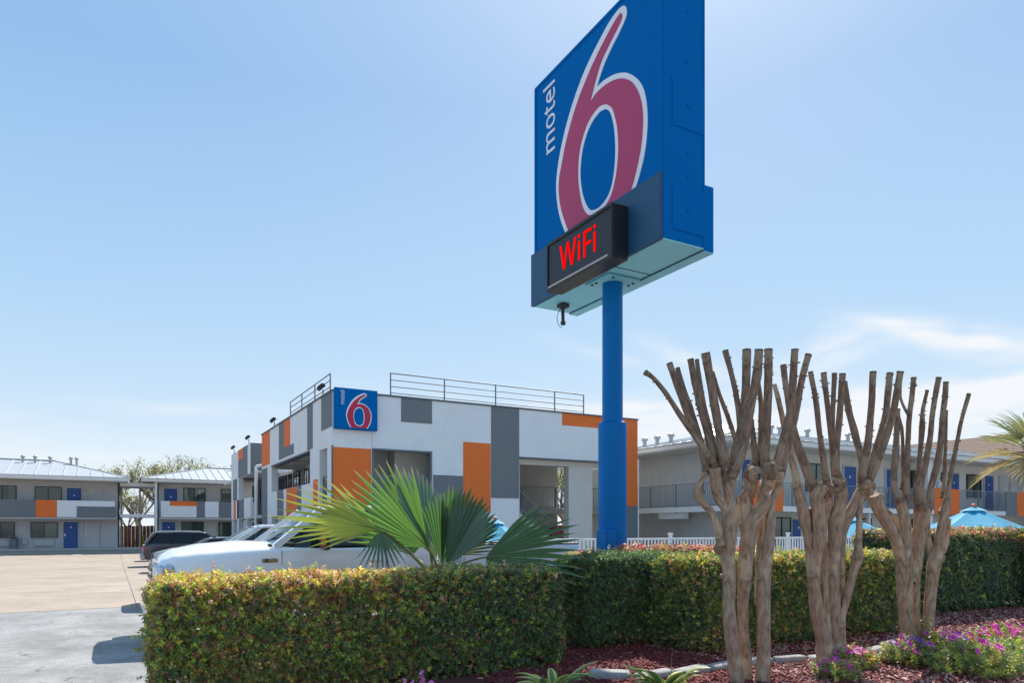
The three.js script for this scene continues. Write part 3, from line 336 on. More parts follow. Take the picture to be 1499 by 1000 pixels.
// ---------------------------------------------------------------- main motel block
const FZ = -26.2, LX = 7.06;
{
  const b = thing('motel_block', 'two-storey motel block with white, grey and orange painted wall panels', 'building');
  const Z = (x0, x1, y0, y1, d = .014, z = FZ) => rbx(x0, x1, y0, y1, z, z + d, .004, 1);          // panel on the street front
  const X = (z0, z1, y0, y1, d = .014) => rbx(LX - d, LX, y0, y1, z0, z1, .004, 1);               // panel on the side wall
  // street front
  mesh('front_wall', [bx(LX, 21.46, 4.7, 6.72, FZ - .3, FZ), bx(LX, 8.58, 0, 4.7, FZ - .3, FZ), bx(11.05, 15.05, 0, 4.7, FZ - .3, FZ), bx(20.6, 21.46, 0, 4.7, FZ - .3, FZ)], M.white, b);
  mesh('parapet_cap', [bx(LX - .05, 21.5, 6.725, 6.79, FZ - .34, FZ + .05), bx(LX - .05, LX + .34, 6.728, 6.793, -40.52, FZ - .34)], M.trim, b);
  panel(b, M.orange, Z(LX + .03, 8.55, 2.3, 4.66)); panel(b, M.grey, Z(9.75, 11.05, 5.83, 6.72)); panel(b, M.grey, Z(11.1, 12.41, 2.3, 3.75)); panel(b, M.orange, Z(12.42, 13.68, 2.3, 5.17)); panel(b, M.grey, Z(13.7, 15.04, 2.91, 6.72));
  panel(b, M.orange, Z(17.23, 21.46, 6.2, 6.72)); panel(b, M.orange, Z(20.6, 21.46, 2.69, 6.199)); panel(b, M.grey, Z(20.6, 21.46, .1, 2.689));
  for (const [x0, x1, y0, y1] of [[9.74, 11.06, 5.80, 5.826], [11.09, 12.42, 3.752, 3.77]]) mesh('reveal_strip', bx(x0, x1, y0, y1, FZ, FZ + .02), M.trim, b);
  for (const x of [8.572, 15.042]) mesh('control_joint', bx(x, x + .02, 4.72, 6.7, FZ, FZ + .006), M.slab, b);
  for (const a of [[8.585, 11.05, 4.64, 4.7], [10.98, 11.046, 0, 4.638], [8.587, 8.64, 0, 4.638], [15.055, 20.598, 4.65, 4.698]]) mesh('opening_trim', bx(...a, FZ - .31, FZ + .03), M.grey, b);
  mesh('corner_trim', bx(LX - .03, LX + .03, 0, 4.72, FZ, FZ + .03), M.trim, b);
  mesh('downspout', [rod([21.5, .1, FZ + .02], [21.5, 4.9, FZ + .02], .035)], M.whitePaint, b);
  // recess behind the left opening
  mesh('recess_wall', [bx(8.3, 10.0, 0, 4.9, -28.6, -28.4), bx(8.3, 8.5, 0, 4.9, -28.4, -26.52)], M.siding, b);
  mesh('recess_pier', [bx(10.0, 10.2, 0, 4.9, -30, -27.6), bx(10.2, 12.0, 0, 4.9, -27.8, -27.6)], M.cream, b);
  guard(b, 'guard_rail', [8.64, FZ - .22], [10.98, FZ - .22], 2.62, 3.68, M.rail);
  // recess with the stair behind the right opening
  mesh('stair_hall_frame', [bx(15.06, 20.9, 4.42, 4.649, -26.95, -26.55), bx(15.06, 15.28, 0, 4.42, -26.95, -26.55), bx(17.82, 19.12, 0, 4.42, -26.95, -26.55)], M.cream, b);
  mesh('hall_wall', bx(12, 20.5, 0, 4.9, -32, -31.6), M.cream, b); mesh('hall_wall', bx(21.75, 24.38, 0, 4.9, -32, -31.7), M.cream, b);
  mesh('hall_side_wall', bx(14.2, 14.4, 0, 4.9, -31.6, -26.52), M.cream, b);
  mesh('floor_slab', [bx(7.5, 14.2, 2.4, 2.62, -40.4, -26.54), bx(14.2, 15.5, 2.4, 2.62, -31.6, -26.96), bx(14.2, 24, 2.38, 2.64, -31.598, -30.2), bx(14.2, 20.5, 2.4, 2.62, -40.4, -32)], M.slab, b);
  guard(b, 'guard_rail', [15.5, -30.25], [23.5, -30.25], 2.64, 3.72, M.rail);
  mesh('ceiling', bx(LX + .3, 21.4, 4.9, 5.0, -40.4, -26.5), M.soffit, b);
  mesh('roof_deck', bx(LX + .25, 21.4, 6.2, 6.35, -40.4, -26.45), M.roofMetal, b);
  mesh('back_wall', [bx(20.3, 20.5, 0, 4.9, -40.4, -32), bx(LX + .3, 21.4, 5.0, 6.7, -40.5, -40.4), bx(21.2, 21.44, 5.0, 6.7, -40.4, -26.55)], M.cream, b);
  // side wall, near section
  mesh('side_wall', [bx(LX, LX + .3, 4.87, 6.728, -40.5, FZ - .3), bx(LX, LX + .3, 0, 4.87, FZ - .7, FZ - .31), bx(LX, LX + .3, 4.7, 4.869, -28.05, FZ - .7), bx(LX, LX + .3, 0, 4.87, -29.6, -28.05), bx(LX, LX + .3, 0, 4.87, -38.9, -37.75)], M.white, b);
  mesh('dark_pier', bx(LX + .01, LX + .3, 0, 4.87, -40.5, -38.9), M.grey, b);
  mesh('balcony_wall', bx(LX, LX + .14, 2.25, 3.5, -37.75, -29.6), M.white, b);
  mesh('parapet_lip', bx(LX - .03, LX + .3, 4.8, 4.866, -37.75, -29.6), M.trim, b);
  panel(b, M.grey, X(-27.75, FZ - .02, 5.43, 6.72)); panel(b, M.grey, X(-30.05, -29.13, 4.9, 6.72)); panel(b, M.orange, X(-34.68, -33.36, 5.47, 6.72)); panel(b, M.grey, X(-35.86, -34.7, 5.0, 6.72)); panel(b, M.grey, X(-34.69, -32.6, 5.0, 5.465)); panel(b, M.orange, X(-40.45, -38.2, 5.0, 6.72)); panel(b, M.grey, X(-40.48, -38.92, 2.25, 4.86));
  panel(b, M.grey, X(-36.3, -34.82, 2.25, 3.49)); panel(b, M.orange, X(-34.15, -31.9, 2.25, 3.49)); panel(b, M.grey, X(-31.88, -31.15, 2.25, 3.49)); panel(b, M.orange, X(-29.62 + .6, -28.3, 2.3, 3.6));
  guard(b, 'guard_rail', [LX + .15, -28.05], [LX + .15, -26.9], 2.62, 3.66, M.rail);
  mesh('recessed_wall', [bx(8.7, 8.9, 0, 4.9, -44, -28.4)], M.siding, b);
  for (const z of [-31.5, -34.5, -37.5]) mesh('ceiling_beam', bx(LX + .3, 8.7, 4.7, 4.899, z - .08, z + .08), M.slab, b);
  mesh('balcony_slab', bx(LX + .02, 8.7, 2.22, 2.4, -52, -28.2), M.slab, b);
  const W = Math.PI * -.5;
  for (const [z, w] of [[-37.0, .95], [-39.3, 1.3], [-41.0, .7], [-42.2, .7], [-43.4, 1.1]]) windowOn(b, [8.7, 4.2, z], W, w, 1.05, 0);
  for (const [z, w] of [[-31.2, 1.2], [-34.2, 1.2]]) windowOn(b, [8.7, 4.2, z], W, w, 1.05, 1);
  for (const z of [-31, -34, -37, -41, -43.2]) windowOn(b, [8.7, 1.5, z], W, 1.3, 1.2, 1);
  for (const z of [-32.6, -35.6, -39]) doorOn(b, [8.7, .1, z], W);
  for (const z of [-33, -36]) doorOn(b, [8.7, 2.62, z], W);
  for (const z of [-29.0, -32.5, -36, -39.8]) mesh('ground_column', bx(LX + .02, LX + .28, 0, 2.22, z - .14, z + .14), M.cream, b);
  // far section of the side wall
  mesh('far_parapet', [bx(LX, LX + .3, 4.93, 6.72, -52, -44.4), bx(LX, 9.2, 4.93, 6.72, -44.4, -44.1)], M.white, b);
  panel(b, M.grey, rbx(LX - .014, 8.4, 4.93, 6.72, -44.1, -44.085, .004, 1)); panel(b, M.grey, X(-48.88, -45.25, 4.94, 6.05)); panel(b, M.grey, X(-46.9, -45.25, 6.055, 6.72)); panel(b, M.orange, X(-48.88, -46.92, 6.055, 6.72));
  mesh('far_columns', [bx(LX, LX + .3, 0, 4.93, -52, -51.2), bx(LX, LX + .3, 0, 4.93, -49.4, -48.8)], M.white, b);
  mesh('far_balcony_wall', bx(LX, LX + .14, 2.3, 3.5, -51.2, -44.2), M.white, b);
  panel(b, M.grey, X(-48.7, -46.6, 2.3, 3.49)); panel(b, M.orange, X(-50.9, -50.0, 2.3, 3.49)); panel(b, M.grey, X(-51.15, -49.45, 3.6, 4.92));
  mesh('far_recessed_wall', bx(8.7, 8.9, 0, 4.95, -58, -44), M.siding, b);
  for (const z of [-46.2, -49.5, -52.5]) { windowOn(b, [8.7, 4.1, z], W, 1.4, 1.2, 2); windowOn(b, [8.7, 1.5, z], W, 1.4, 1.2, 1); doorOn(b, [8.7, 2.62, z + 1.5], W); doorOn(b, [8.7, .1, z + 1.5], W); }
  mesh('far_ceiling', bx(LX + .3, 12, 4.95, 5.1, -58, -44), M.soffit, b);
  mesh('gutter_post', [rod([LX + .05, 0, -42.6], [LX + .05, 5.2, -42.6], .09, .09, 12), rod([LX + .05, 5.2, -42.6], [8.4, 5.5, -42.6], .09, .09, 12), bx(LX, LX + .3, 0, 2.3, -45.9, -45.6), bx(LX, LX + .3, 0, 2.3, -51.9, -51.6)], M.whitePaint, b);
}
{ // stair in the hall
  const s = thing('staircase', 'open white staircase with grey handrails inside the motel stair hall', 'staircase', [15.35, 0, -27.9]);
  const n = 14, run = .235, rise = .186;
  for (let i = 0; i < n; i++) mesh('step', rbx(i * run, i * run + .3, 2.62 - (i + 1) * rise - .05, 2.62 - (i + 1) * rise, -.5, .62, .01, 1), M.whitePaint, s);
  for (const z of [-.53, .65]) mesh('stringer', bar([-.1, 2.5, z], [n * run, -.02 + .06, z], .05, .26), M.cream, s);
  for (const z of [-.5, .62]) { const r = mesh('handrail', [bar([.1, 3.5, z], [n * run, .98, z], .05, .045), bar([.1, 2.75, z], [n * run, .2, z], .03, .03)], M.rail, s); for (let i = 0; i <= 14; i++) { const x = .1 + i * .228, y = 3.5 - i * .18; mesh('baluster', bx(x - .008, x + .008, y - .78, y, z - .008, z + .008), M.rail, r); } mesh('newel_post', bx(n * run - .03, n * run + .03, 0, 1.02, z - .03, z + .03), M.rail, r); }
}
// railings on the motel roof
function roofRailing(label, pts, posts) {
  const r = thing('roof_railing', label, 'railing', [0, 0, 0], 0, 'railings on the motel roof');
  for (const y of [7.72, 7.46, 7.2, 6.95]) mesh('rail', rod([pts[0][0], y, pts[0][1]], [pts[1][0], y, pts[1][1]], y > 7.7 ? .028 : .022), M.rail, r);
  for (const t of posts) { const x = mix(pts[0][0], pts[1][0], t), z = mix(pts[0][1], pts[1][1], t); mesh('post', rod([x, 6.3, z], [x, 7.73, z], .03), M.rail, r); }
}
roofRailing('grey pipe railing on the roof above the street front of the motel', [[9.45, -26.55], [18.63, -26.55]], [0, .25, .507, .83, 1]);
roofRailing('grey pipe railing on the roof above the side wall, beside the flood light', [[7.42, -27.8], [7.42, -35]], [0, .34, .67, 1]);
for (const [z, label] of [[-28.1, 'black flood light on the motel roof edge next to the blue wall sign'], [-37.8, 'black flood light on the motel roof edge near the orange end panel'], [-45.7, 'black flood light on the near end of the far parapet'], [-51.8, 'black flood light on the far end of the far parapet']]) {
  const t = thing('flood_light', label, 'flood light', [LX + .15, 6.75, z], 0, 'flood lights along the motel roof edge');
  mesh('bracket', [rod([0, 0, 0], [0, .5, 0], .03), rbx(-.06, .06, 0, .05, -.06, .06, .01)], M.black, t);
  const h = mesh('lamp_housing', rbx(-.2, .2, -.1, .1, -.2, .2, .03), M.black, t, { at: [-.1, .62, 0] }); h.rotation.z = .75;
  mesh('lens', rbx(-.17, .17, -.115, -.1, -.17, .17, .005, 1), M.glass, h); t.scale.setScalar(.75); mesh('cooling_fins', [-.12, -.06, 0, .06, .12].map(x => bx(x - .008, x + .008, .095, .14, -.16, .16)), M.black, h);
}
// ---------------------------------------------------------------- far blocks across the lot
function farBlock(label, x0, x1, doors) {
  const b = thing('motel_block', label, 'building'), wz = -64.8, bz = -63.4;
  return { b, wz, bz };
}
{
  const { b, wz, bz } = farBlock('two-storey grey motel block with low metal roof at the far end of the lot');
  siding(b, 'front_wall', -24, .3, .14, 5.3, wz, 'z'); mesh('body', bx(-24, .2, 0, 5.3, -73, wz - .31), M.siding, b); mesh('end_trim', bx(.3, .42, .1, 5.3, wz - .3, wz + .05), M.frameDark, b);
  mesh('gallery_slab', bx(-24, .2, 2.38, 2.56, wz, bz), M.slab, b); mesh('gallery_wall', bx(-24, .1, 2.5, 3.78, bz - .1, bz), M.grey, b);
  panel(b, M.orange, rbx(-5.05, -3.73, 2.52, 3.79, bz, bz + .02, .004, 1)); panel(b, M.white, rbx(-3.72, -2.46, 2.52, 3.79, bz, bz + .02, .004, 1)); panel(b, M.white, rbx(-2.455, .09, 3.36, 3.79, bz, bz + .02, .004, 1)); panel(b, M.grey, rbx(-2.455, .09, 2.52, 3.355, bz, bz + .02, .004, 1)); panel(b, M.grey, rbx(-9.5, -5.06, 2.52, 3.79, bz, bz + .02, .004, 1));
  for (const [x, c] of [[-7.25, 2], [-4.36, 3], [-10.3, 1]]) windowOn(b, [x, 4.2, wz], 0, 1.75, 1.35, c);
  for (const [x, c] of [[-7.35, 0], [-4.62, 1], [-10.4, 2]]) { windowOn(b, [x, 1.54, wz], 0, 1.75, 1.2, c); mesh('wall_air_conditioner', [rbx(x - .62, x + .62, .34, .8, wz, wz + .16, .03), ...[.42, .5, .58, .66].map(y => bx(x - .55, x + .55, y, y + .03, wz + .155, wz + .17))], M.siding, b); }
  doorOn(b, [-2.68, 2.6, wz], 0, M.doorBlue, .95, 2.2); doorOn(b, [-1.25, 2.6, wz], 0, M.siding, .95, 2.2, false); doorOn(b, [-2.9, .14, wz], 0); doorOn(b, [-1.5, .14, wz], 0, M.siding, .95, 2.02, false);
  for (const [x, y] of [[-2.05, 4.75], [-2.15, 2.02]]) mesh('wall_lamp', [rbx(x - .07, x + .07, y - .12, y + .12, wz, wz + .12, .02)], M.galv, b);
  mesh('soffit', bx(-24.6, 1.0, 5.3, 5.36, -73.5, -63.0), M.soffit, b); mesh('fascia', [bx(-24.6, 1.05, 5.36, 5.6, -63.0, -62.9), bx(1.0, 1.1, 5.361, 5.6, -73.4, -63.0)], M.whitePaint, b);
  hipRoof(b, -24.7, 1.15, -73.4, -62.85, 5.6, 7.1, .9);
  for (const x of [-6.2, -5.4, -4.4, -3.0, -2.6]) vent(b, x, 6.9, -67.2, .45);
}
{
  const { b, wz, bz } = farBlock('grey two-storey motel block with seamed metal roof and orange-striped gallery');
  siding(b, 'front_wall', 3.2, 12, .14, 5.35, wz, 'z'); mesh('body', bx(3.25, 14, 0, 5.3, -73, wz - .31), M.siding, b); mesh('end_trim', bx(3.1, 3.19, .1, 5.3, wz - .3, wz + .05), M.frameDark, b);
  mesh('gallery_slab', bx(3.2, 12, 2.4, 2.58, wz, bz), M.slab, b); mesh('gallery_wall', bx(3.3, 12, 2.55, 3.88, bz - .1, bz), M.white, b);
  panel(b, M.orange, rbx(3.94, 5.92, 3.5, 3.89, bz, bz + .02, .004, 1)); panel(b, M.grey, rbx(5.93, 6.56, 2.56, 3.89, bz, bz + .02, .004, 1)); panel(b, M.grey, rbx(7.62, 8.9, 2.56, 3.89, bz, bz + .02, .004, 1));
  doorOn(b, [4.1, 2.65, wz], 0, M.doorBlue, .98, 2.3); doorOn(b, [3.95, .14, wz], 0, M.doorBlue, .98, 2.05);
  windowOn(b, [5.9, 4.4, wz], 0, 1.7, 1.3, 2); windowOn(b, [8.8, 4.4, wz], 0, 1.7, 1.3, 3); windowOn(b, [5.75, 1.6, wz], 0, 1.7, 1.25, 2); windowOn(b, [8.6, 1.6, wz], 0, 1.7, 1.25, 3);
  mesh('corner_post', rod([2.95, 0, bz + .1], [2.95, 5.4, bz + .1], .09, .09, 12), M.whitePaint, b);
  mesh('soffit', bx(1.9, 14, 5.36, 5.42, -73.4, -62.9), M.soffit, b); mesh('fascia', bx(1.9, 14, 5.42, 5.62, -62.9, -62.8), M.whitePaint, b);
  hipRoof(b, 1.8, 26, -73.6, -62.7, 5.62, 7.0, .62);
  vent(b, 9.2, 6.9, -67.4, .4); vent(b, 9.7, 6.9, -67.4, .4);
}
{ // open passage that links the two far blocks
  const p = thing('passage_bridge', 'open upper walkway bridging the gap between the two far motel blocks', 'walkway');
  mesh('bridge_slab', bx(.43, 3.1, 2.55, 2.8, -66.5, -64.0), M.whitePaint, p); guard(p, 'guard_rail', [1.4, -64.1], [3.1, -64.1], 2.85, 3.9, M.rail, .9);
  mesh('passage_roof', bx(.43, 3.08, 5.0, 5.28, -67, -63.6), M.soffit, p);
  for (const [x, z] of [[.55, -66.4], [1.9, -66.4]]) mesh('column', rod([x, 0, z], [x, 5.0, z], .08, .08, 10), M.cream, p);
}
{
  const t = thing('bollard', 'yellow steel bollard behind the gap between the far blocks', 'bollard', [2.15, 0, -66.9]);
  mesh('post', [rod([0, 0, 0], [0, 1.05, 0], .1, .1, 14), lump(0, 1.05, 0, .1, 1, .01, 2, .5)], std(rgb(.62, .42, .03), .6), t);
  const c = thing('litter_bin', 'grey dome-topped litter bin against the far motel wall', 'bin', [-6.5, .14, -64.4]);
  mesh('drum', rod([0, 0, 0], [0, .72, 0], .26, .27, 16), M.grey, c); const dm = new THREE.SphereGeometry(.28, 16, 8, 0, 6.284, 0, 1.571); dm.translate(0, .72, 0); mesh('dome_lid', dm, M.grey, c); mesh('flap', rbx(-.12, .12, .74, .9, .2, .27, .02), M.black, c);
  const s = thing('outlet_box', 'small grey utility box on the far wall beside the litter bin', 'utility box', [-5.85, .14, -64.75]);
  mesh('box', rbx(-.14, .14, .3, .75, -.04, .1, .02), M.siding, s); mesh('cover', rbx(-.1, .1, .36, .6, .1, .115, .005), M.siding, s);
  // boarded yard fence beyond the passage
  const f = thing('yard_fence', 'dark boarded fence standing beyond the passage', 'fence', [0, 0, -72.5]);
  for (let i = 0; i < 40; i++) mesh('board', bx(-4 + i * .3, -3.72 + i * .3, 0, 1.9 + (i % 3) * .02, 0, .03), M.brick, f);
}
// ---------------------------------------------------------------- right wing by the pool
{
  const b = thing('motel_wing', 'cream two-storey motel wing with railed gallery beyond the pool', 'building');
  const wz = -23.3, bz = -21.9, bxx = 23.2, wx = 24.4, XE = 62;
  const crm = M.cream;
  siding(b, 'end_wall', -31, wz, 0, 5.4, wx, 'x', M.siding); mesh('front_wall', bx(wx + .31, XE, 0, 5.4, wz - .3, wz), crm, b); mesh('body', bx(wx + .4, XE, 0, 5.38, -31, wz - .31), crm, b);
  mesh('gallery_slab', [bx(bxx, XE, 2.4, 2.64, wz, bz), bx(bxx, wx, 2.4, 2.64, -31, wz)], M.whitePaint, b);
  mesh('drop_beam', bx(bxx + .15, bxx + .6, 2.1, 2.4, -26.9, -25.3), M.whitePaint, b);
  mesh('soffit', [bx(22.9, XE, 5.32, 5.38, wz + .02, -21.5), bx(22.9, wx - .02, 5.321, 5.381, -31.4, wz)], crm, b);
  mesh('fascia', [bx(22.8, XE, 5.38, 5.56, -21.6, -21.5), bx(22.8, 22.9, 5.381, 5.561, -31.4, -21.6)], M.whitePaint, b);
  hipRoof(b, 22.7, XE + 5, -31.5, -21.4, 5.56, 6.65, .62);
  guard(b, 'guard_rail', [bxx + .06, -31], [bxx + .06, bz - .06], 2.64, 3.7, M.rail); guard(b, 'guard_rail', [bxx + .12, bz - .06], [37.9, bz - .06], 2.64, 3.7, M.rail); guard(b, 'guard_rail', [40.4, bz - .06], [XE, bz - .06], 2.64, 3.75, M.rail);
  const G = (x0, x1, m) => panel(b, m, rbx(x0, x1, 2.4, 3.78, bz, bz + .03, .005, 1));
  G(24.35, 24.75, M.orange); G(25.5, 26.25, M.orange); G(38.0, 40.35, M.orange); G(45.15, 46.35, M.grey); G(46.36, 47.6, M.orange); G(50, 51.4, M.orange); G(24.76, 25.49, M.white);
  for (const [x, c] of [[30.3, 3], [27.0, 2], [38.2, 3], [44.4, 2], [52, 1]]) windowOn(b, [x, 4.15, wz], 0, 1.5, 1.4, c);
  for (const x of [25.6, 32.9, 36.4, 42.3, 46, 49]) doorOn(b, [x, 2.66, wz], 0, x === 49 ? M.siding : M.doorBlue, .95, 2.15, x !== 49);
  doorOn(b, [47.7, 2.66, wz], 0, M.siding, .95, 2.15, false);
  for (const [x, c] of [[27.8, 3], [30.6, 3], [34, 1], [38.5, 1], [44, 2]]) windowOn(b, [x, 1.5, wz], 0, 1.3, 1.35, c);
  for (const x of [29, 33, 37, 42]) doorOn(b, [x, .05, wz], 0);
  for (const x of [37.85, 50]) mesh('column', bx(x - .22, x + .22, 0, 5.32, bz - .35, bz - .12), M.whitePaint, b);
  for (const x of [27.9, 32.8, 43.4]) mesh('post', bx(x - .06, x + .06, 0, 2.4, bz - .3, bz - .18), M.whitePaint, b);
  for (const z of [-28, -27.05, -26.05]) vent(b, 23.4, 5.75, z, .42, .1);
  for (const x of [30.5, 31.2, 33.4, 36.9]) vent(b, x, 6.6, -26.2, .5, .1);
  const d = mesh('roof_cricket', (() => { const g = new THREE.ConeGeometry(1.6, .95, 4); g.rotateY(Math.PI / 4); g.scale(1.15, 1, 1.1); return g; })(), M.roofMetal, b, { at: [25.4, 6.2, -24.6] }); d.name = 'roof_cricket';
  mesh('wall_lamp', [34.6, 41.2].map(x => rbx(x - .1, x + .1, 4.6, 4.85, wz, wz + .14, .02)), M.black, b);
}
{ // brick building behind the wing
  const b = thing('brick_building', 'brown brick building with brown shingle roof behind the motel wing', 'building', [64, 0, -58]);
  mesh('wall', bx(0, 14, 0, 7.9, 0, 52), M.brick, b);
  const sh = (x0, y0, x1, y1) => { const g = new THREE.BoxGeometry(Math.hypot(x1 - x0, y1 - y0), .12, 54); g.rotateZ(Math.atan2(y1 - y0, x1 - x0)); g.translate((x0 + x1) / 2, (y0 + y1) / 2, 26); return metric(g); };
  const rf = mesh('roof', sh(-1, 7.75, 7, 10.2), M.shingle, b); mesh('roof', sh(7, 10.2, 15, 7.75), M.shingle, b); mesh('fascia', bx(-1.08, -1, 7.5, 7.75, -1, 53), M.brick, b);
  for (let i = 0; i < 10; i++) { const t = (i + .5) / 10; mesh('shingle_course', bx(-1 + t * 8 - .02, -1 + t * 8 + .02, 7.8 + t * 2.45, 7.84 + t * 2.45, -1, 53), M.shingle, rf); }
  for (const z of [12, 18, 24, 28.5, 33, 38]) windowOn(b, [0, 6.5, z], -Math.PI / 2, 2.6, 1.4, 3);
}
// ---------------------------------------------------------------- signs
const fonts = new FontLoader();
const fontRegular = await fonts.loadAsync('fonts/droid/droid_sans_regular.typeface.json');
const fontBold = await fonts.loadAsync('fonts/droid/droid_sans_bold.typeface.json');
function text(s, size, depth, font = fontRegular) { const g = new TextGeometry(s, { font, size, depth, curveSegments: 6 }); g.computeBoundingBox(); const b = g.boundingBox; g.translate(-(b.min.x + b.max.x) / 2, -(b.min.y + b.max.y) / 2, 0); return g; }
// the numeral: a white outline with a red body on it; u to the right, v up, in metres on the big sign
const six = (() => {
  const P = a => a.map(([z, y]) => new THREE.Vector2(11.5 - z, y));
  const curve = (...runs) => { const s = new THREE.Shape(); const pts = []; for (const r of runs) { const c = new THREE.SplineCurve(P(r)); pts.push(...c.getPoints(r.length * 5)); } s.setFromPoints(pts); return s; };
  const outer = curve([[8.66, 6.67], [8.5, 6.89], [8.42, 7.04], [8.34, 7.22], [8.29, 7.42], [8.26, 7.68], [8.27, 7.9], [8.3, 8.08], [8.36, 8.26], [8.47, 8.44], [8.63, 8.61], [8.8, 8.74], [9.01, 8.84], [9.19, 8.89], [9.37, 8.92], [9.53, 8.91]],
    [[9.53, 8.91], [9.48, 9.0], [9.33, 9.18], [9.15, 9.32], [8.94, 9.45], [8.8, 9.56], [8.755, 9.64], [8.77, 9.74], [8.84, 9.81], [8.95, 9.83], [9.08, 9.81], [9.22, 9.77], [9.44, 9.66], [9.67, 9.53], [9.91, 9.36], [10.11, 9.17], [10.28, 8.97], [10.44, 8.74], [10.57, 8.5], [10.67, 8.27], [10.74, 8.03], [10.77, 7.8], [10.74, 7.5], [10.65, 7.19], [10.5, 6.89], [10.36, 6.67]]);
  outer.holes.push(curve([[9.3, 8.43], [9.45, 8.46], [9.6, 8.43], [9.73, 8.36], [9.84, 8.25], [9.93, 8.1], [9.99, 7.9], [10.01, 7.65], [9.96, 7.37], [9.87, 7.15], [9.77, 7.0], [9.67, 6.93], [9.52, 6.9], [9.37, 6.92], [9.22, 7.0], [9.12, 7.15], [9.06, 7.38], [9.04, 7.64], [9.06, 7.93], [9.11, 8.15], [9.19, 8.33], [9.3, 8.43]]));
  const red = curve([[8.78, 6.67], [8.62, 6.88], [8.54, 7.03], [8.46, 7.22], [8.39, 7.46], [8.36, 7.76], [8.38, 8.0], [8.44, 8.19], [8.52, 8.35], [8.63, 8.5], [8.77, 8.62], [8.94, 8.72], [9.15, 8.79], [9.37, 8.82], [9.56, 8.81], [9.72, 8.75]],
    [[9.72, 8.75], [9.56, 9.04], [9.41, 9.25], [9.22, 9.39], [9.01, 9.52], [8.89, 9.6], [8.86, 9.67], [8.9, 9.73], [8.97, 9.72], [9.08, 9.68], [9.26, 9.59], [9.48, 9.46], [9.67, 9.33], [9.83, 9.2], [10.03, 9.02], [10.2, 8.82], [10.34, 8.61], [10.46, 8.4], [10.57, 8.13], [10.65, 7.92], [10.675, 7.75], [10.65, 7.5], [10.56, 7.22], [10.39, 6.88], [10.25, 6.67]]);
  red.holes.push(curve([[9.28, 8.5], [9.45, 8.55], [9.63, 8.52], [9.79, 8.44], [9.91, 8.31], [10.01, 8.13], [10.065, 7.9], [10.07, 7.61], [10.01, 7.3], [9.93, 7.08], [9.81, 6.92], [9.67, 6.85], [9.48, 6.82], [9.28, 6.86], [9.13, 6.98], [9.03, 7.18], [8.97, 7.44], [8.955, 7.71], [8.98, 7.95], [9.03, 8.14], [9.12, 8.35], [9.28, 8.5]]));
  return { outer, red };
})();
const flat = (shape, d) => new THREE.ExtrudeGeometry(shape, { depth: d, bevelEnabled: false, curveSegments: 4 });
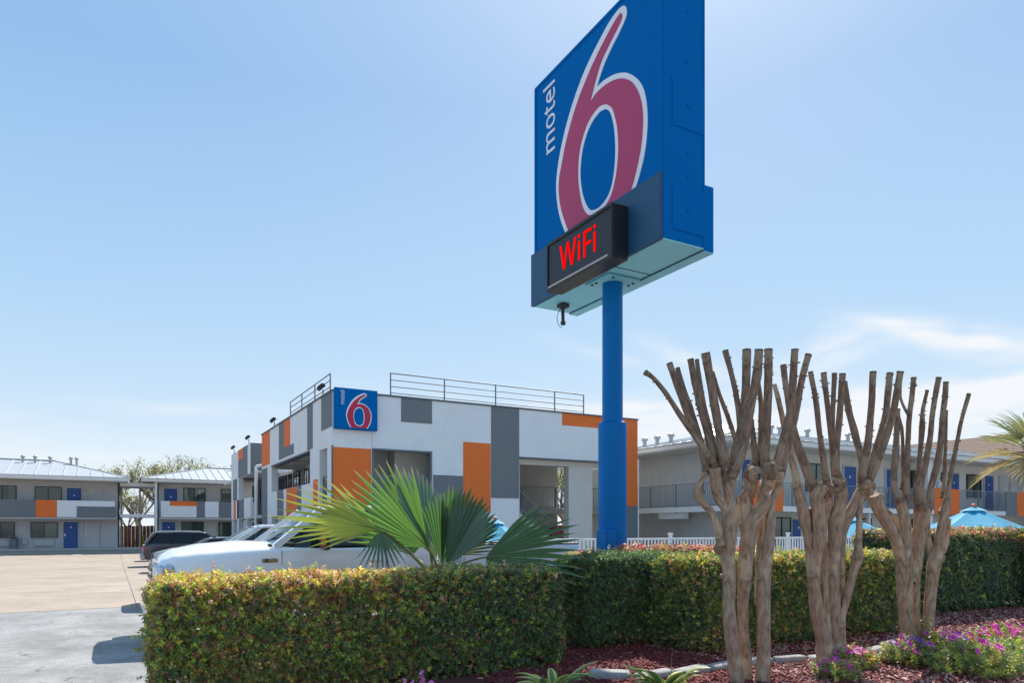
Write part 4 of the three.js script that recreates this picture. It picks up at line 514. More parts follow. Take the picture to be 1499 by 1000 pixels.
{
  const s = thing('pylon_sign', 'tall blue roadside pylon sign with big red numeral on a round pole', 'sign', [7.42, 0, -9.72]);
  // local: x -0.44 is the street face, z runs +1.79 (near) to -1.79 (far)
  const pole = mesh('pole', [rod([0, 3.4, 0], [0, 5.84, 0], .175, .172, 40)], M.poleBlue, s); mesh('weld_collar', rod([0, 3.4, 0], [0, 3.44, 0], .25, .185, 40), M.poleBlue, pole);
  const sl = mesh('pole_sleeve', rod([0, 0, 0], [0, 3.4, 0], .246, .243, 48), M.poleBlue, s);
  mesh('bolt_plate', [rbx(-.19, -.12, 1.46, 1.53, .17, .24, .02), rbx(-.03, .03, 1.26, 1.3, .23, .26, .01)], M.whitePaint, sl);
  const jb = mesh('junction_box', rbx(-.36, -.15, 1.16, 1.58, .02, .3, .015), M.poleBlue, s); mesh('box_cover', rbx(-.35, -.16, 1.18, 1.56, .3, .312, .006), M.poleBlue, jb); mesh('conduit', rod([-.26, 0, .16], [-.26, 1.16, .16], .03), M.galv, jb);
  const cab = mesh('cabinet', rbx(-.44, .36, 5.86, 9.95, -1.79, 1.79, .012), M.signBlue, s);
  const face = mesh('sign_face', rbx(-.455, -.43, 6.7, 9.93, -1.77, 1.775, .006), M.signBlue, s);
  mesh('face_frame', [bar([-.455, 9.93, -1.78], [-.455, 9.93, 1.78], .03, .05), bar([-.455, 6.6, -1.775], [-.455, 9.93, -1.775], .05, .03, V(1, 0, 0))], M.signBlue, face);
  const num = (shape, d, off, m, name) => { const g = flat(shape, d); g.rotateY(-Math.PI / 2); g.translate(-.456 - off, 0, -1.78); return mesh(name, g, m, face); };   // u runs along +z
  const o = num(six.outer, .008, 0, M.signWhite, 'numeral_outline'); num(six.red, .008, .009, M.signRed, 'numeral_body');
  const t = text('motel', .37, .012); t.rotateZ(Math.PI / 2); t.scale(1, 1, 1); t.rotateY(-Math.PI / 2); t.translate(-.457, 9.13, -1.29 + .0); mesh('lettering', t, M.signWhite, face, { label: 'white word motel written up the sign' });
  // lower cabinet
  mesh('base_panel', rbx(-.51, -.442, 5.83, 6.81, -1.86, 1.785, .008), M.signNavy, s, { label: 'dark blue lower panel behind the display' }); mesh('base_panel', rbx(.361, .56, 5.82, 6.82, -1.86, 1.785, .01), M.signBlue, s);
  mesh('underside', bx(-.505, .355, 5.835, 5.858, -1.85, 1.78), M.signUnder, s); mesh('underside_lip', [bx(.362, .556, 5.806, 5.819, -1.85, 1.78)], M.signUnder, s);
  mesh('underside_seam', [bx(.352, .366, 5.818, 5.834, -1.85, -.32), bx(.352, .366, 5.818, 5.834, .3, 1.78), bx(-.5, .35, 5.828, 5.8345, .56, .572)], M.black, s);
  mesh('pole_flange', [bx(-.34, .34, 5.79, 5.822, -.32, .32)], M.signUnder, s); mesh('flange_bolt', [[-.28, -.2], [-.28, -.08], [.28, .2], [.28, .08], [-.2, .28], [.2, -.28]].map(([x, z]) => rod([x, 5.77, z], [x, 5.79, z], .022, .022, 6)), M.frameDark, s);
  for (const [y0, y1] of [[7.55, 8.25], [6.02, 6.66]]) { const a = mesh('access_panel', rbx(-.28, .34, y0, y1, 1.788, 1.802, .005), M.signBlue, s); mesh('latch', [rod([.03, (y0 + y1) / 2, 1.8], [.03, (y0 + y1) / 2, 1.815], .03, .03, 10)], M.signBlue, a); }
  mesh('side_rivet', [8.55, 9.3, 7.2, 6.85].map(y => rod([.03, y, 1.788], [.03, y, 1.8], .025, .025, 10)), M.signBlue, s); mesh('side_trim', bx(.33, .362, 5.9, 9.93, 1.789, 1.8), M.signBlue, s);
  mesh('panel_screw', (() => { const g = []; for (let i = 0; i < 12; i++) { g.push(rod([-.46, 5.95 + i * .07, 1.784], [-.46, 5.95 + i * .07, 1.79], .008, .008, 6)); } return g; })(), M.signBlue, s);
  // message display
  const d = mesh('message_display', rbx(-.81, -.512, 5.74, 6.58, -.79, 1.07, .02), M.black, s, { label: 'black electronic display reading WiFi in red' });
  mesh('display_bezel', [bx(-.83, -.805, 5.74, 5.8, -.79, 1.07), bx(-.83, -.805, 6.53, 6.58, -.79, 1.07), bx(-.83, -.805, 5.801, 6.529, -.79, -.76), bx(-.83, -.805, 5.801, 6.529, 1.04, 1.07)], M.black, d); mesh('bottom_rail', rod([-.835, 5.8, -.72], [-.835, 5.8, .98], .018), M.galv, d);
  const w = text('WiFi', .42, .006); w.scale(.98, 1, 1); w.rotateY(-Math.PI / 2); w.translate(-.812, 6.2, .12);
  mesh('display_lettering', w, phy(rgb(.02, 0, 0), 1, { specularIntensity: 0, emissive: rgb(1, .003, .001), emissiveIntensity: .7 }), d, { label: 'glowing red letters WiFi' });
  const hl = mesh('hanging_lamp_holder', [rbx(-.16, .02, 5.76, 5.83, -1.5, -1.34, .01), rod([-.08, 5.76, -1.42], [-.07, 5.5, -1.42], .035, .03, 8), rod([-.07, 5.5, -1.42], [-.07, 5.44, -1.42], .05, .045, 8)], M.frameDark, s);
  mesh('dangling_wire', new THREE.TubeGeometry(new THREE.CatmullRomCurve3([V(-.1, 5.76, -1.46), V(-.17, 5.6, -1.47), V(-.15, 5.42, -1.44), V(-.1, 5.38, -1.42)]), 16, .006, 5), M.frameDark, hl);
}
{
  const s = thing('wall_sign', 'square blue wall sign with red numeral at the corner of the motel', 'sign', [7.1, 5.33, FZ]);
  const cab = mesh('cabinet', rbx(0, 1.64, 0, 1.53, .03, .2, .02), M.signBlue, s); const fc = mesh('sign_face', rbx(.04, 1.6, .04, 1.49, .195, .212, .006), M.signBlue, s);
  const put = (shape, off, m, name) => { const g = flat(shape, .01); g.translate(-.73, -6.67, 0); g.scale(.39, .418, 1); g.translate(.42, .07, .213 + off); mesh(name, g, m, fc); };
  put(six.outer, 0, M.signWhite, 'numeral_outline'); put(six.red, .011, M.wallRed, 'numeral_body');
  const t = text('motel', .15, .01); t.rotateZ(Math.PI / 2); t.translate(.28, 1.17, .213); mesh('lettering', t, M.signWhite, fc);
}
// ---------------------------------------------------------------- vehicles
// front at local x = 0, tail at x = L, left side towards +z
function lerpTable(T0, x) { let k = 0; while (k < T0.length - 2 && T0[k + 1][0] < x) k++; const t = clamp((x - T0[k][0]) / (T0[k + 1][0] - T0[k][0])), s = t * t * (3 - 2 * t) * .5 + t * .5; return T0[k].map((v, i) => mix(v, T0[k + 1][i], s)); }
function bodyShell(tab, wheels, R, step = .05, xa = tab[0][0], xb = tab[tab.length - 1][0]) {   // rows: x, top, half width, bottom, crown, edge radius
  const n = Math.max(2, Math.round((xb - xa) / step)), rows = [];
  for (let i = 0; i <= n; i++) {
    const x = mix(xa, xb, i / n), [, top, hw, bot, crown, er] = lerpTable(tab, x);
    let lift = bot; for (const w of wheels) { const dx = x - w; if (Math.abs(dx) < R) lift = Math.max(lift, R * .98 + .0 + Math.sqrt(R * R - dx * dx) - R * .05); }
    const mid = mix(bot, top, .55), ring = [[0, lift], [hw * .9, lift], [hw * .97, Math.max(lift, bot + Math.min(.06, (top - bot) * .15))], [hw, Math.max(lift, bot + Math.min(.22, (top - bot) * .35))], [hw * 1.004, Math.max(lift, mid)], [hw * .995, Math.max(lift, mid, top - er * 1.5)]];
    for (const a of [20, 45, 70, 90]) { const q = a * Math.PI / 180; ring.push([hw * .995 - er + er * Math.cos(q), Math.max(lift, top - er + er * Math.sin(q))]); }
    ring.push([hw * .62, top + crown * .65], [hw * .3, top + crown * .95], [0, top + crown]);
    rows.push([x, ring]);
  }
  const pos = [], idx = [], m = rows[0][1].length, full = 2 * m - 2;
  for (const [x, r] of rows) { for (let j = 0; j < m; j++) pos.push(x, r[j][1], r[j][0]); for (let j = m - 2; j > 0; j--) pos.push(x, r[j][1], -r[j][0]); }
  for (let i = 0; i < n; i++) for (let j = 0; j < full; j++) { const a = i * full + j, b = i * full + (j + 1) % full, c = a + full, d = b + full; idx.push(a, c, b, b, c, d); }
  for (const e of [0, n]) for (let j = 1; j < full - 1; j++) { const a = e * full; e ? idx.push(a, a + j + 1, a + j) : idx.push(a, a + j, a + j + 1); }
  const g = new THREE.BufferGeometry(); g.setAttribute('position', new THREE.Float32BufferAttribute(pos, 3)); g.setIndex(idx); return toCreasedNormals(g, .6);
}
function pane(pts, t = .006) {   // thin glass polygon through coplanar-ish points
  const c = pts.map(p => V(...p)), n = new THREE.Vector3().crossVectors(c[1].clone().sub(c[0]), c[2].clone().sub(c[0])).normalize().multiplyScalar(t), p = []; const up = c.map(q => q.clone().add(n));
  for (let i = 1; i < c.length - 1; i++) for (const q of [up[0], up[i], up[i + 1], c[0], c[i + 1], c[i]]) p.push(q.x, q.y, q.z);
  for (let i = 0; i < c.length; i++) { const j = (i + 1) % c.length; for (const q of [c[i], c[j], up[j], c[i], up[j], up[i]]) p.push(q.x, q.y, q.z); }
  const g = new THREE.BufferGeometry(); g.setAttribute('position', new THREE.Float32BufferAttribute(p, 3)); g.computeVertexNormals(); return g;
}
function wheel(parent, x, z, r, w) {
  const out = Math.sign(z), tg = new THREE.TorusGeometry(r - w * .42, w * .45, 12, 32); tg.scale(1, 1, 1.1);
  const t = mesh('wheel', tg, M.tyre, parent, { at: [x, r, z] });
  mesh('rim', [rod([0, 0, -w * .3], [0, 0, w * .3], r * .62, r * .62, 24), ...[0, 1, 2, 3, 4, 5, 6, 7].map(i => { const a = i * Math.PI / 4; return bar([0, 0, out * w * .34], [Math.cos(a) * r * .58, Math.sin(a) * r * .58, out * w * .3], .06, .03, V(0, 0, 1)); })].map(g => g), M.steel, t); mesh('hub', rod([0, 0, out * w * .3], [0, 0, out * w * .42], .07, .05, 12), M.chrome, t);
}
const paint = (c, o = {}) => phy(c, .3, { clearcoat: 1, clearcoatRoughness: .04, ...o });
const carGlass = phy(rgb(.50, .62, .62), .02, { transmission: 1, thickness: 0 }), darkGlass = phy(rgb(.10, .13, .15), .02, { transmission: 1, thickness: 0 });
const lampGlass = phy(rgb(.95, .97, 1), .03, { transmission: 1, thickness: 0 }), redLamp = phy(rgb(.55, .01, .015), .15, { clearcoat: 1 }), amber = phy(rgb(.75, .25, .02), .2, { clearcoat: 1 }), seatGrey = std(rgb(.12, .12, .125), .9), mirrorBlack = phy(rgb(.02, .02, .022), .35, { clearcoat: .4 });
function cabin(v, c, pm, glassSide, glassFront) {   // c: wb windshield base, wt top, rt rear top, rb rear base, belt, roof, hb, hr, pillars [x...]
  const { wb, wt, rt, rb, belt, roof, hb, hr } = c, P = [], hw = y => mix(hb, hr, (y - belt) / (roof - belt));
  const tab = [[wt - .06, roof - .07, hr * .94, roof - .10, .02, .03], [wt + .12, roof - .02, hr + .02, roof - .09, .035, .05], [(wt + rt) / 2, roof, hr + .03, roof - .09, .03, .05], [rt - .1, roof - .02, hr + .02, roof - .09, .03, .05], [rt + .06, roof - .07, hr * .95, roof - .10, .02, .03]];
  mesh('roof', bodyShell(tab, [], 0, .08), pm, v);
  for (const s of [-1, 1]) {
    mesh('pillar', bar([wb - .02, belt, s * hb * .97], [wt, roof - .06, s * hr], .07, .09), pm, v); mesh('pillar', bar([rb, belt, s * hb * .97], [rt, roof - .06, s * hr], .08, .2, V(0, 0, 1)), pm, v);
    for (const [x0, x1] of c.pillars) mesh('pillar', bar([x0, belt, s * hb * .985], [x1, roof - .06, s * hr], .05, .1, V(0, 0, 1)), c.blackPillar ? M.black : pm, v);
    const edges = [[wb + .1, wt + .1], ...c.pillars, [rb - .12, rt - .1]];
    for (let i = 0; i < edges.length - 1; i++) {
      const [a0, a1] = edges[i], [b0, b1] = edges[i + 1], z0 = s * hb * .98, z1 = s * (hr + .004), y1 = roof - .085; let p;
      if (c.dip && i === 0) p = [[a0 + .02, belt - .075, z0 * 1.004], [a0 + .62, belt - .07, z0 * 1.004], [a0 + .8, belt + .01, z0], [b0 - .05, belt + .01, z0], [b1 - .05, y1, z1], [a1 + .04, y1, z1]]; else p = [[a0 + .05, belt + .01, z0], [b0 - .05, belt + .01, z0], [b1 - .05, y1, z1], [a1 + .05, y1, z1]];
      const w = mesh('side_window', pane(s > 0 ? p : p.slice().reverse()), glassSide, v); mesh('window_seal', p.map((q, k) => bar(q, p[(k + 1) % p.length], .02, .025)), M.black, w);
    }
  }
  const curved = (x0, x1, bow, name, ht) => { const g = new THREE.PlaneGeometry(1, 1, 16, 6), p = g.attributes.position; for (let i = 0; i < p.count; i++) { const u = p.getX(i) * 2, t = p.getY(i) + .5, y = mix(belt + .0, roof - .07, t); p.setXYZ(i, mix(x0, x1, t) + bow * (u * u - 1) * (1 - t * .5), y, u * mix(hb * .95, hr * .98, t)); } g.computeVertexNormals(); return mesh(name, g, glassFront, v); };
  const ws = curved(wb, wt, wb < rb ? .14 : -.14, 'windshield'); mesh('wiper', [-.3, .35].map(z => bar([wb - .02, belt + .06, z], [mix(wb, wt, .35) - .08, mix(belt, roof, .35), z + .3], .015, .015)), M.black, ws);
  curved(rb, rt, -.06, 'rear_window');
  mesh('interior', [bx(wb + .15, rb - .1, belt - .03, belt + .012, -hb * .9, hb * .9), rbx(wb + .05, wb + .45, belt - .1, belt + .06, -hb * .88, hb * .88, .05)], M.carTrim, v);
  for (const [x, z] of c.seats) { const st = mesh('seat', [rbx(x, x + .16, belt - .3, belt + .28, z - .25, z + .25, .06, 3)], seatGrey, v); mesh('headrest', rbx(x + .03, x + .13, belt + .32, belt + .5, z - .14, z + .14, .05, 3), seatGrey, st); }
  const sw = new THREE.TorusGeometry(.18, .017, 8, 24); sw.rotateY(Math.PI / 2); sw.rotateZ(-.45); mesh('steering_wheel', sw, M.black, v, { at: [wb + .62, belt + .06, .38] });
}
{ // white crew-cab pickup behind the hedge
  const v = thing('pickup_truck', 'white crew-cab pickup truck parked behind the clipped hedge and the fan palm', 'pickup truck', [.52, 0, -11.42]);
  const W = paint(rgb(.88, .885, .895), { roughness: .35 }), L = 6.8, R = .43;
  // hood, fenders and doors up to the cab's back
  const tab = [[0, 1.14, .86, .52, .03, .10], [.06, 1.205, .90, .5, .04, .12], [.22, 1.265, .955, .48, .06, .14], [.6, 1.305, 1.0, .46, .09, .15], [1.1, 1.335, 1.012, .45, .10, .13], [1.5, 1.34, 1.012, .45, .085, .09], [1.75, 1.335, 1.005, .45, .03, .04], [2.2, 1.32, 1.0, .45, .0, .03], [4.42, 1.34, 1.0, .45, .0, .03]];
  mesh('body', bodyShell(tab, [1.02], R + .09, .05), W, v);
  cabin(v, { wb: 1.5, wt: 2.2, rt: 4.1, rb: 4.36, belt: 1.345, roof: 1.965, hb: .96, hr: .74, pillars: [[3.12, 3.1]], dip: true, seats: [[2.75, .4], [2.75, -.4], [3.85, .4], [3.85, -.4]] }, W, carGlass, carGlass);
  // load bed
  const bed = mesh('bed', [rbx(4.46, 6.72, .46, 1.34, .88, 1.0, .05, 3), rbx(4.46, 6.72, .46, 1.34, -1.0, -.88, .05, 3), rbx(4.46, 4.54, .5, 1.32, -.95, .95, .03), rbx(4.5, 6.7, .5, .72, -.95, .95, .03)], W, v); mesh('tailgate', rbx(6.66, 6.76, .52, 1.33, -.86, .86, .03), W, v); mesh('bed_rail_cap', [rbx(4.48, 6.7, 1.338, 1.358, .87, .99, .008), rbx(4.48, 6.7, 1.338, 1.358, -.99, -.87, .008)], M.black, bed);
  for (const z of [-.86, .86]) { wheel(v, 1.02, z, R, .27); wheel(v, 5.3, z, R, .27); }
  for (const x of [5.3]) mesh('wheel_arch', [1.003, -1.003].map(z => { const g = new THREE.TorusGeometry(.5, .035, 6, 24, Math.PI); g.translate(x, .45, z); return g; }), W, v);
  // nose
  const gr = mesh('grille', [rbx(-.06, .02, .66, 1.1, -.62, .62, .03, 3)], M.chrome, v); mesh('grille_bar', [.76, .87, .98].map(y => rbx(-.085, -.05, y, y + .045, -.58, .58, .01)), M.chrome, gr); mesh('grille_mesh', bx(-.07, -.055, .7, 1.06, -.57, .57), M.black, gr);
  mesh('front_bumper', rbx(-.16, .12, .38, .62, -.98, .98, .05, 3), M.chrome, v);
  for (const s of [1, -1]) {
    const h = mesh('headlight', rbx(-.01, .2, .88, 1.13, s > 0 ? .63 : -.965, s > 0 ? .965 : -.63, .06, 3), M.steel, v); mesh('lens', rbx(-.035, .215, .87, 1.14, s > 0 ? .62 : -.98, s > 0 ? .98 : -.62, .07, 3), lampGlass, h); const bl = new THREE.SphereGeometry(.085, 12, 8); bl.scale(.5, 1, 1); bl.translate(-.0, 1.0, s * .76); mesh('reflector', bl, M.chrome, h);
    const m = mesh('door_mirror', rbx(2.06, 2.2, 1.3, 1.66, s > 0 ? 1.1 : -1.32, s > 0 ? 1.32 : -1.1, .05, 4), mirrorBlack, v); mesh('mirror_arm', [bar([2.1, 1.38, s * .98], [2.12, 1.42, s * 1.13], .05, .03), bar([2.1, 1.5, s * .9], [2.12, 1.5, s * 1.13], .05, .03)], M.black, m); mesh('mirror_glass', rbx(2.2, 2.206, 1.34, 1.62, s > 0 ? 1.13 : -1.29, s > 0 ? 1.29 : -1.13, .003, 1), M.chrome, m); mesh('turn_signal', rbx(2.05, 2.12, 1.36, 1.52, s > 0 ? 1.3 : -1.325, s > 0 ? 1.325 : -1.3, .01), amber, m);
    const dr = mesh('door_gap', [bar([1.57, .5, s * 1.008], [1.57, 1.3, s * 1.002], .008, .012, V(0, 0, 1)), bar([3.12, .5, s * 1.006], [3.12, 1.33, s * .998], .008, .012, V(0, 0, 1)), bar([4.38, .5, s * 1.004], [4.38, 1.33, s * .998], .008, .012, V(0, 0, 1))], M.black, v);
    for (const x of [2.86, 4.12]) mesh('door_handle', rbx(x, x + .22, 1.12, 1.17, s > 0 ? 1.0 : -1.035, s > 0 ? 1.035 : -1.0, .012, 2), W, v);
    const bd = mesh('fender_badge', rbx(1.3, 1.51, 1.13, 1.185, s > 0 ? 1.002 : -1.022, s > 0 ? 1.022 : -1.002, .008, 2), M.black, v); const tx = text('F-350', .042, .004, fontBold); tx.scale(1.35, 1, 1); if (s < 0) tx.rotateY(Math.PI); tx.translate(1.405, 1.157, s * 1.023); mesh('badge_lettering', tx, M.chrome, bd);
    mesh('tail_light', rbx(6.66, 6.78, .92, 1.24, s > 0 ? .84 : -1.005, s > 0 ? 1.005 : -.84, .03), redLamp, v);
    mesh('roof_marker', [.0, .28, .56].map(z => rbx(2.28, 2.36, 1.972, 1.995, s * z - .04, s * z + .04, .008)), amber, v);
  }
  mesh('rear_bumper', rbx(6.74, 6.92, .48, .66, -.96, .96, .03), M.chrome, v); mesh('washer_bulge', lump(1.56, 1.4, .55, .06, 3, .1, 2, .6), M.chrome, v);
  mesh('cowl', rbx(1.42, 1.62, 1.34, 1.39, -.86, .86, .02), M.black, v); mesh('dash_fabric', rbx(1.62, 2.0, 1.36, 1.4, -.8, .8, .02), M.carTrim, v);
}
function plainCar(name, label, category, at, turn, o) {
  const v = thing(name, label, category, at, turn), W = paint(o.color);
  mesh('body', bodyShell(o.tab, o.wheels, o.R + .05, .06), W, v); cabin(v, o.cab, W, o.side || darkGlass, o.front || carGlass);
  const hw = o.hw; for (const x of o.wheels) for (const z of [-hw + .13, hw - .13]) wheel(v, x, z, o.R, .2);
  for (const s of [1, -1]) {
    const h = mesh('headlight', rbx(.02, .3, .62, .78, s > 0 ? hw * .6 : -hw * .94, s > 0 ? hw * .94 : -hw * .6, .05, 3), lampGlass, v); mesh('reflector', rbx(.06, .26, .64, .76, s > 0 ? hw * .64 : -hw * .9, s > 0 ? hw * .9 : -hw * .64, .03), M.chrome, h);
    mesh('tail_light', rbx(o.L - .1, o.L + .012, .72, 1.0, s > 0 ? hw * .78 : -hw * .98, s > 0 ? hw * .98 : -hw * .78, .03, 3), redLamp, v);
    const m = mesh('door_mirror', rbx(o.cab.wb + .35, o.cab.wb + .52, o.cab.belt, o.cab.belt + .18, s > 0 ? hw + .01 : -hw - .2, s > 0 ? hw + .2 : -hw - .01, .05, 3), W, v); mesh('mirror_glass', rbx(o.cab.wb + .52, o.cab.wb + .526, o.cab.belt + .03, o.cab.belt + .15, s > 0 ? hw + .03 : -hw - .18, s > 0 ? hw + .18 : -hw - .03, .002, 1), M.chrome, m);
    for (const x of o.handles) mesh('door_handle', rbx(x, x + .18, o.cab.belt - .13, o.cab.belt - .09, s > 0 ? hw * .99 : -hw * .99 - .03, s > 0 ? hw * .99 + .03 : -hw * .99, .01), W, v);
  }
  mesh('front_bumper', rbx(-.08, .14, .3, .52, -hw * .95, hw * .95, .06, 3), o.bumper || W, v); mesh('rear_bumper', rbx(o.L - .08, o.L + .12, .34, .58, -hw * .96, hw * .96, .05, 3), o.bumper || W, v);
  mesh('licence_plate', rbx(o.L + .004, o.L + .02, .72, .87, -.15, .15, .004, 1), M.whitePaint, v); mesh('grille', rbx(-.02, .04, .56, .76, -hw * .5, hw * .5, .02), M.black, v);
  return v;
}
const wagonTab = [[0, .74, .72, .34, .02, .08], [.1, .84, .80, .3, .03, .1], [.5, .92, .86, .28, .05, .12], [1.2, .98, .88, .27, .05, .1], [1.5, .99, .88, .27, .02, .04], [4.4, 1.0, .88, .28, 0, .05], [4.62, .97, .86, .32, 0, .06], [4.72, .9, .82, .36, 0, .06]];
const dw = plainCar('parked_wagon', 'dark blue wagon with silver roof edge parked nose-in with red tail lights', 'car', [5.95, -.2, -38.6], Math.PI, { color: rgb(.010, .016, .030), tab: wagonTab.map(r => [r[0], r[1] + .12, r[2] * 1.02, r[3] + .03, r[4], r[5]]), wheels: [.95, 3.75], R: .33, hw: .88, L: 4.72, handles: [2.5, 3.4], bumper: M.galv, cab: { wb: 1.35, wt: 2.0, rt: 4.25, rb: 4.62, belt: 1.12, roof: 1.68, hb: .86, hr: .70, pillars: [[2.55, 2.55], [3.5, 3.45]], blackPillar: true, seats: [[2.3, .38], [2.3, -.38], [3.3, .38], [3.3, -.38]] } });
mesh('roof_rail', [-.62, .62].map(z => rod([2.2, 1.71, z], [4.1, 1.71, z], .018)), M.galv, dw);
const suvTab = [[0, .86, .76, .4, .02, .1], [.1, .98, .84, .36, .03, .12], [.5, 1.08, .9, .34, .05, .13], [1.2, 1.14, .92, .33, .06, .1], [1.5, 1.15, .92, .33, .02, .04], [4.3, 1.15, .92, .34, 0, .05], [4.6, 1.1, .88, .4, 0, .06]];
plainCar('parked_suv', 'silver sport utility vehicle mostly hidden behind the white pickup, its windshield showing', 'car', [.7, 0, -16.75], 0, { color: rgb(.46, .49, .53), tab: suvTab, wheels: [.95, 3.65], R: .36, hw: .92, L: 4.6, handles: [2.5, 3.4], side: carGlass, cab: { wb: 1.32, wt: 2.05, rt: 4.1, rb: 4.45, belt: 1.16, roof: 1.7, hb: .88, hr: .7, pillars: [[2.6, 2.58], [3.5, 3.46]], blackPillar: true, seats: [[2.3, .38], [2.3, -.38], [3.3, .38], [3.3, -.38]] } });
plainCar('parked_sedan', 'black sedan parked beyond the dark wagon near the motel posts', 'car', [6.3, -.2, -45.5], Math.PI, { color: rgb(.012, .013, .015), tab: wagonTab.map(r => [r[0], r[1] - .02, r[2], r[3], r[4], r[5]]), wheels: [.95, 3.7], R: .33, hw: .88, L: 4.72, handles: [2.4, 3.3], cab: { wb: 1.35, wt: 2.05, rt: 3.3, rb: 4.0, belt: .98, roof: 1.45, hb: .84, hr: .66, pillars: [[2.5, 2.5]], blackPillar: true, seats: [[2.2, .38], [2.2, -.38], [3.1, .38], [3.1, -.38]] } });
plainCar('parked_sedan', 'grey sedan parked in the row between the silver vehicle and the wagon', 'car', [1.35, -.14, -32], 0, { color: rgb(.12, .13, .14), tab: wagonTab.map(r => [r[0], r[1] - .04, r[2], r[3], r[4], r[5]]), wheels: [.95, 3.7], R: .33, hw: .88, L: 4.72, handles: [2.4, 3.3], cab: { wb: 1.35, wt: 2.05, rt: 3.3, rb: 4.0, belt: .96, roof: 1.4, hb: .84, hr: .66, pillars: [[2.5, 2.5]], blackPillar: true, seats: [[2.2, .38], [2.2, -.38], [3.1, .38], [3.1, -.38]] } });
// ---------------------------------------------------------------- planting bed
const BED = (x, z) => .085 + .03 * fbm(x * .9, z * .9, 2, 3) + .012 * nz(x * 7, z * 7);
{
  const g = new THREE.PlaneGeometry(15, 7.2, 220, 110); g.rotateX(-Math.PI / 2); g.translate(8.2, 0, -6.1); const p = g.attributes.position;
  for (let i = 0; i < p.count; i++) { const x = p.getX(i), z = p.getZ(i), e = Math.min(x - .7, 15.7 - x, z + 9.7, -2.5 - z); p.setY(i, BED(x, z) * smooth(0, .35, e) + .004); }
  g.computeVertexNormals(); struct('mulch_bed', g, M.mulch, 'dark red bark mulch of the planting bed');
  const chip = new THREE.BoxGeometry(.045, .008, .014), N = 54000, im = new THREE.InstancedMesh(chip, std(rgb(1, 1, 1), .9), N), m4 = new THREE.Matrix4(), q = new THREE.Quaternion(), e = new THREE.Euler();
  for (let i = 0; i < N; i++) {
    const x = rr(3.2, 15.5), z = rr(-8.6, -3.4); e.set(rr(-.5, .5), rr(0, 6.28), rr(-.5, .5)); q.setFromEuler(e); const s = rr(.5, 1.6);
    m4.compose(V(x, BED(x, z) + rr(.0, .018), z), q, V(s, rr(.7, 1.6), rr(.6, 1.6))); im.setMatrixAt(i, m4);
    const k = rr(.5, 1.5), t = rnd(); const old = x > 6 ? .45 : .03;   // paler chips paint the sunlit part of the bed, over some real fading
    im.setColorAt(i, t < 1 - old ? rgb(.19 * k, .034 * k, .034 * k) : t < 1 - old * .4 ? rgb(.42 * k, .19 * k, .15 * k) : rgb(.52 * k, .36 * k, .29 * k));
  }
  im.name = 'mulch_chips'; im.castShadow = im.receiveShadow = true; tag(im, 'loose red bark chips covering the planting bed', null, null, 'stuff');
}
{ // pale stone edging
  const path = new THREE.CatmullRomCurve3([[4.2, -5.95], [4.42, -5.66], [4.8, -5.58], [5.3, -5.56], [5.85, -5.62], [6.5, -5.56], [7.03, -5.48], [7.64, -5.36], [8.4, -5.5], [9.4, -5.7]].map(([x, z]) => V(x, 0, z))), n = 11;
  const t = thing('stone_edging', 'line of pale rough edging stones curving through the red mulch', 'edging', [0, .09, 0]);
  for (let i = 0; i < n; i++) {
    const a = path.getPointAt(i / n + .006), b = path.getPointAt((i + 1) / n - .006), L = a.distanceTo(b), g = new RoundedBoxGeometry(L, rr(.1, .13), rr(.13, .17), 5, .04), p = g.attributes.position;
    for (let k = 0; k < p.count; k++) { const f = 1 + .16 * nz(p.getX(k) * 6 + i * 9, p.getY(k) * 9, p.getZ(k) * 9); p.setXYZ(k, p.getX(k) * (1 + (f - 1) * .2), p.getY(k) * f, p.getZ(k) * f); }
    g.computeVertexNormals(); const s = mesh('edging_stone', g, M.stone, t, { at: [(a.x + b.x) / 2, rr(-.01, .02), (a.z + b.z) / 2] }); s.rotation.y = -Math.atan2(b.z - a.z, b.x - a.x); s.rotation.z = rr(-.05, .05);
  }
}
// ---------------------------------------------------------------- leaves and hedges
function leafGeo(l, w, fold, col) {   // one folded leaf along +x
  const p = [0, 0, 0, l * .42, fold, w, l, -l * .08, 0, l * .42, fold, -w, l * .45, 0, 0], i = [0, 1, 4, 1, 2, 4, 0, 4, 3, 4, 2, 3], g = new THREE.BufferGeometry();
  g.setAttribute('position', new THREE.Float32BufferAttribute(p, 3)); g.setAttribute('color', new THREE.Float32BufferAttribute(Array(5).fill(col).flat(), 3)); g.setIndex(i); g.computeVertexNormals(); return g;
}
function sprig(n, len, l, w, droop = .2) {
  const out = [];
  for (let i = 0; i < n; i++) {
    const k = rr(.7, 1.3), g = leafGeo(l * rr(.7, 1.2), w * rr(.8, 1.15), l * .12, [k, k * rr(.92, 1.06), k * rr(.85, 1.1)]), t = i / n;
    g.rotateX(rr(-.5, .5)); g.rotateZ(rr(.1, 1.0) - droop); g.rotateY(i * 2.4 + rr(-.4, .4)); g.translate(0, t * len, 0); out.push(g);
  }
  const st = rod([0, -len * .5, 0], [0, len, 0], .0022, .001, 3); st.setAttribute('color', new THREE.Float32BufferAttribute(Array(st.attributes.position.count).fill([1.2, .8, .7]).flat(), 3)); out.push(st);
  return merge(out);
}
const leafMat = phy(rgb(1, 1, 1), .95, { vertexColors: true, clearcoat: .4, clearcoatRoughness: .3, transmission: .5, thickness: 0, side: THREE.DoubleSide });
const sprigs = [0, 1, 2].map(() => sprig(9, .085, .044, .0115)), sprigsBig = [0, 1].map(() => sprig(9, .1, .058, .015));
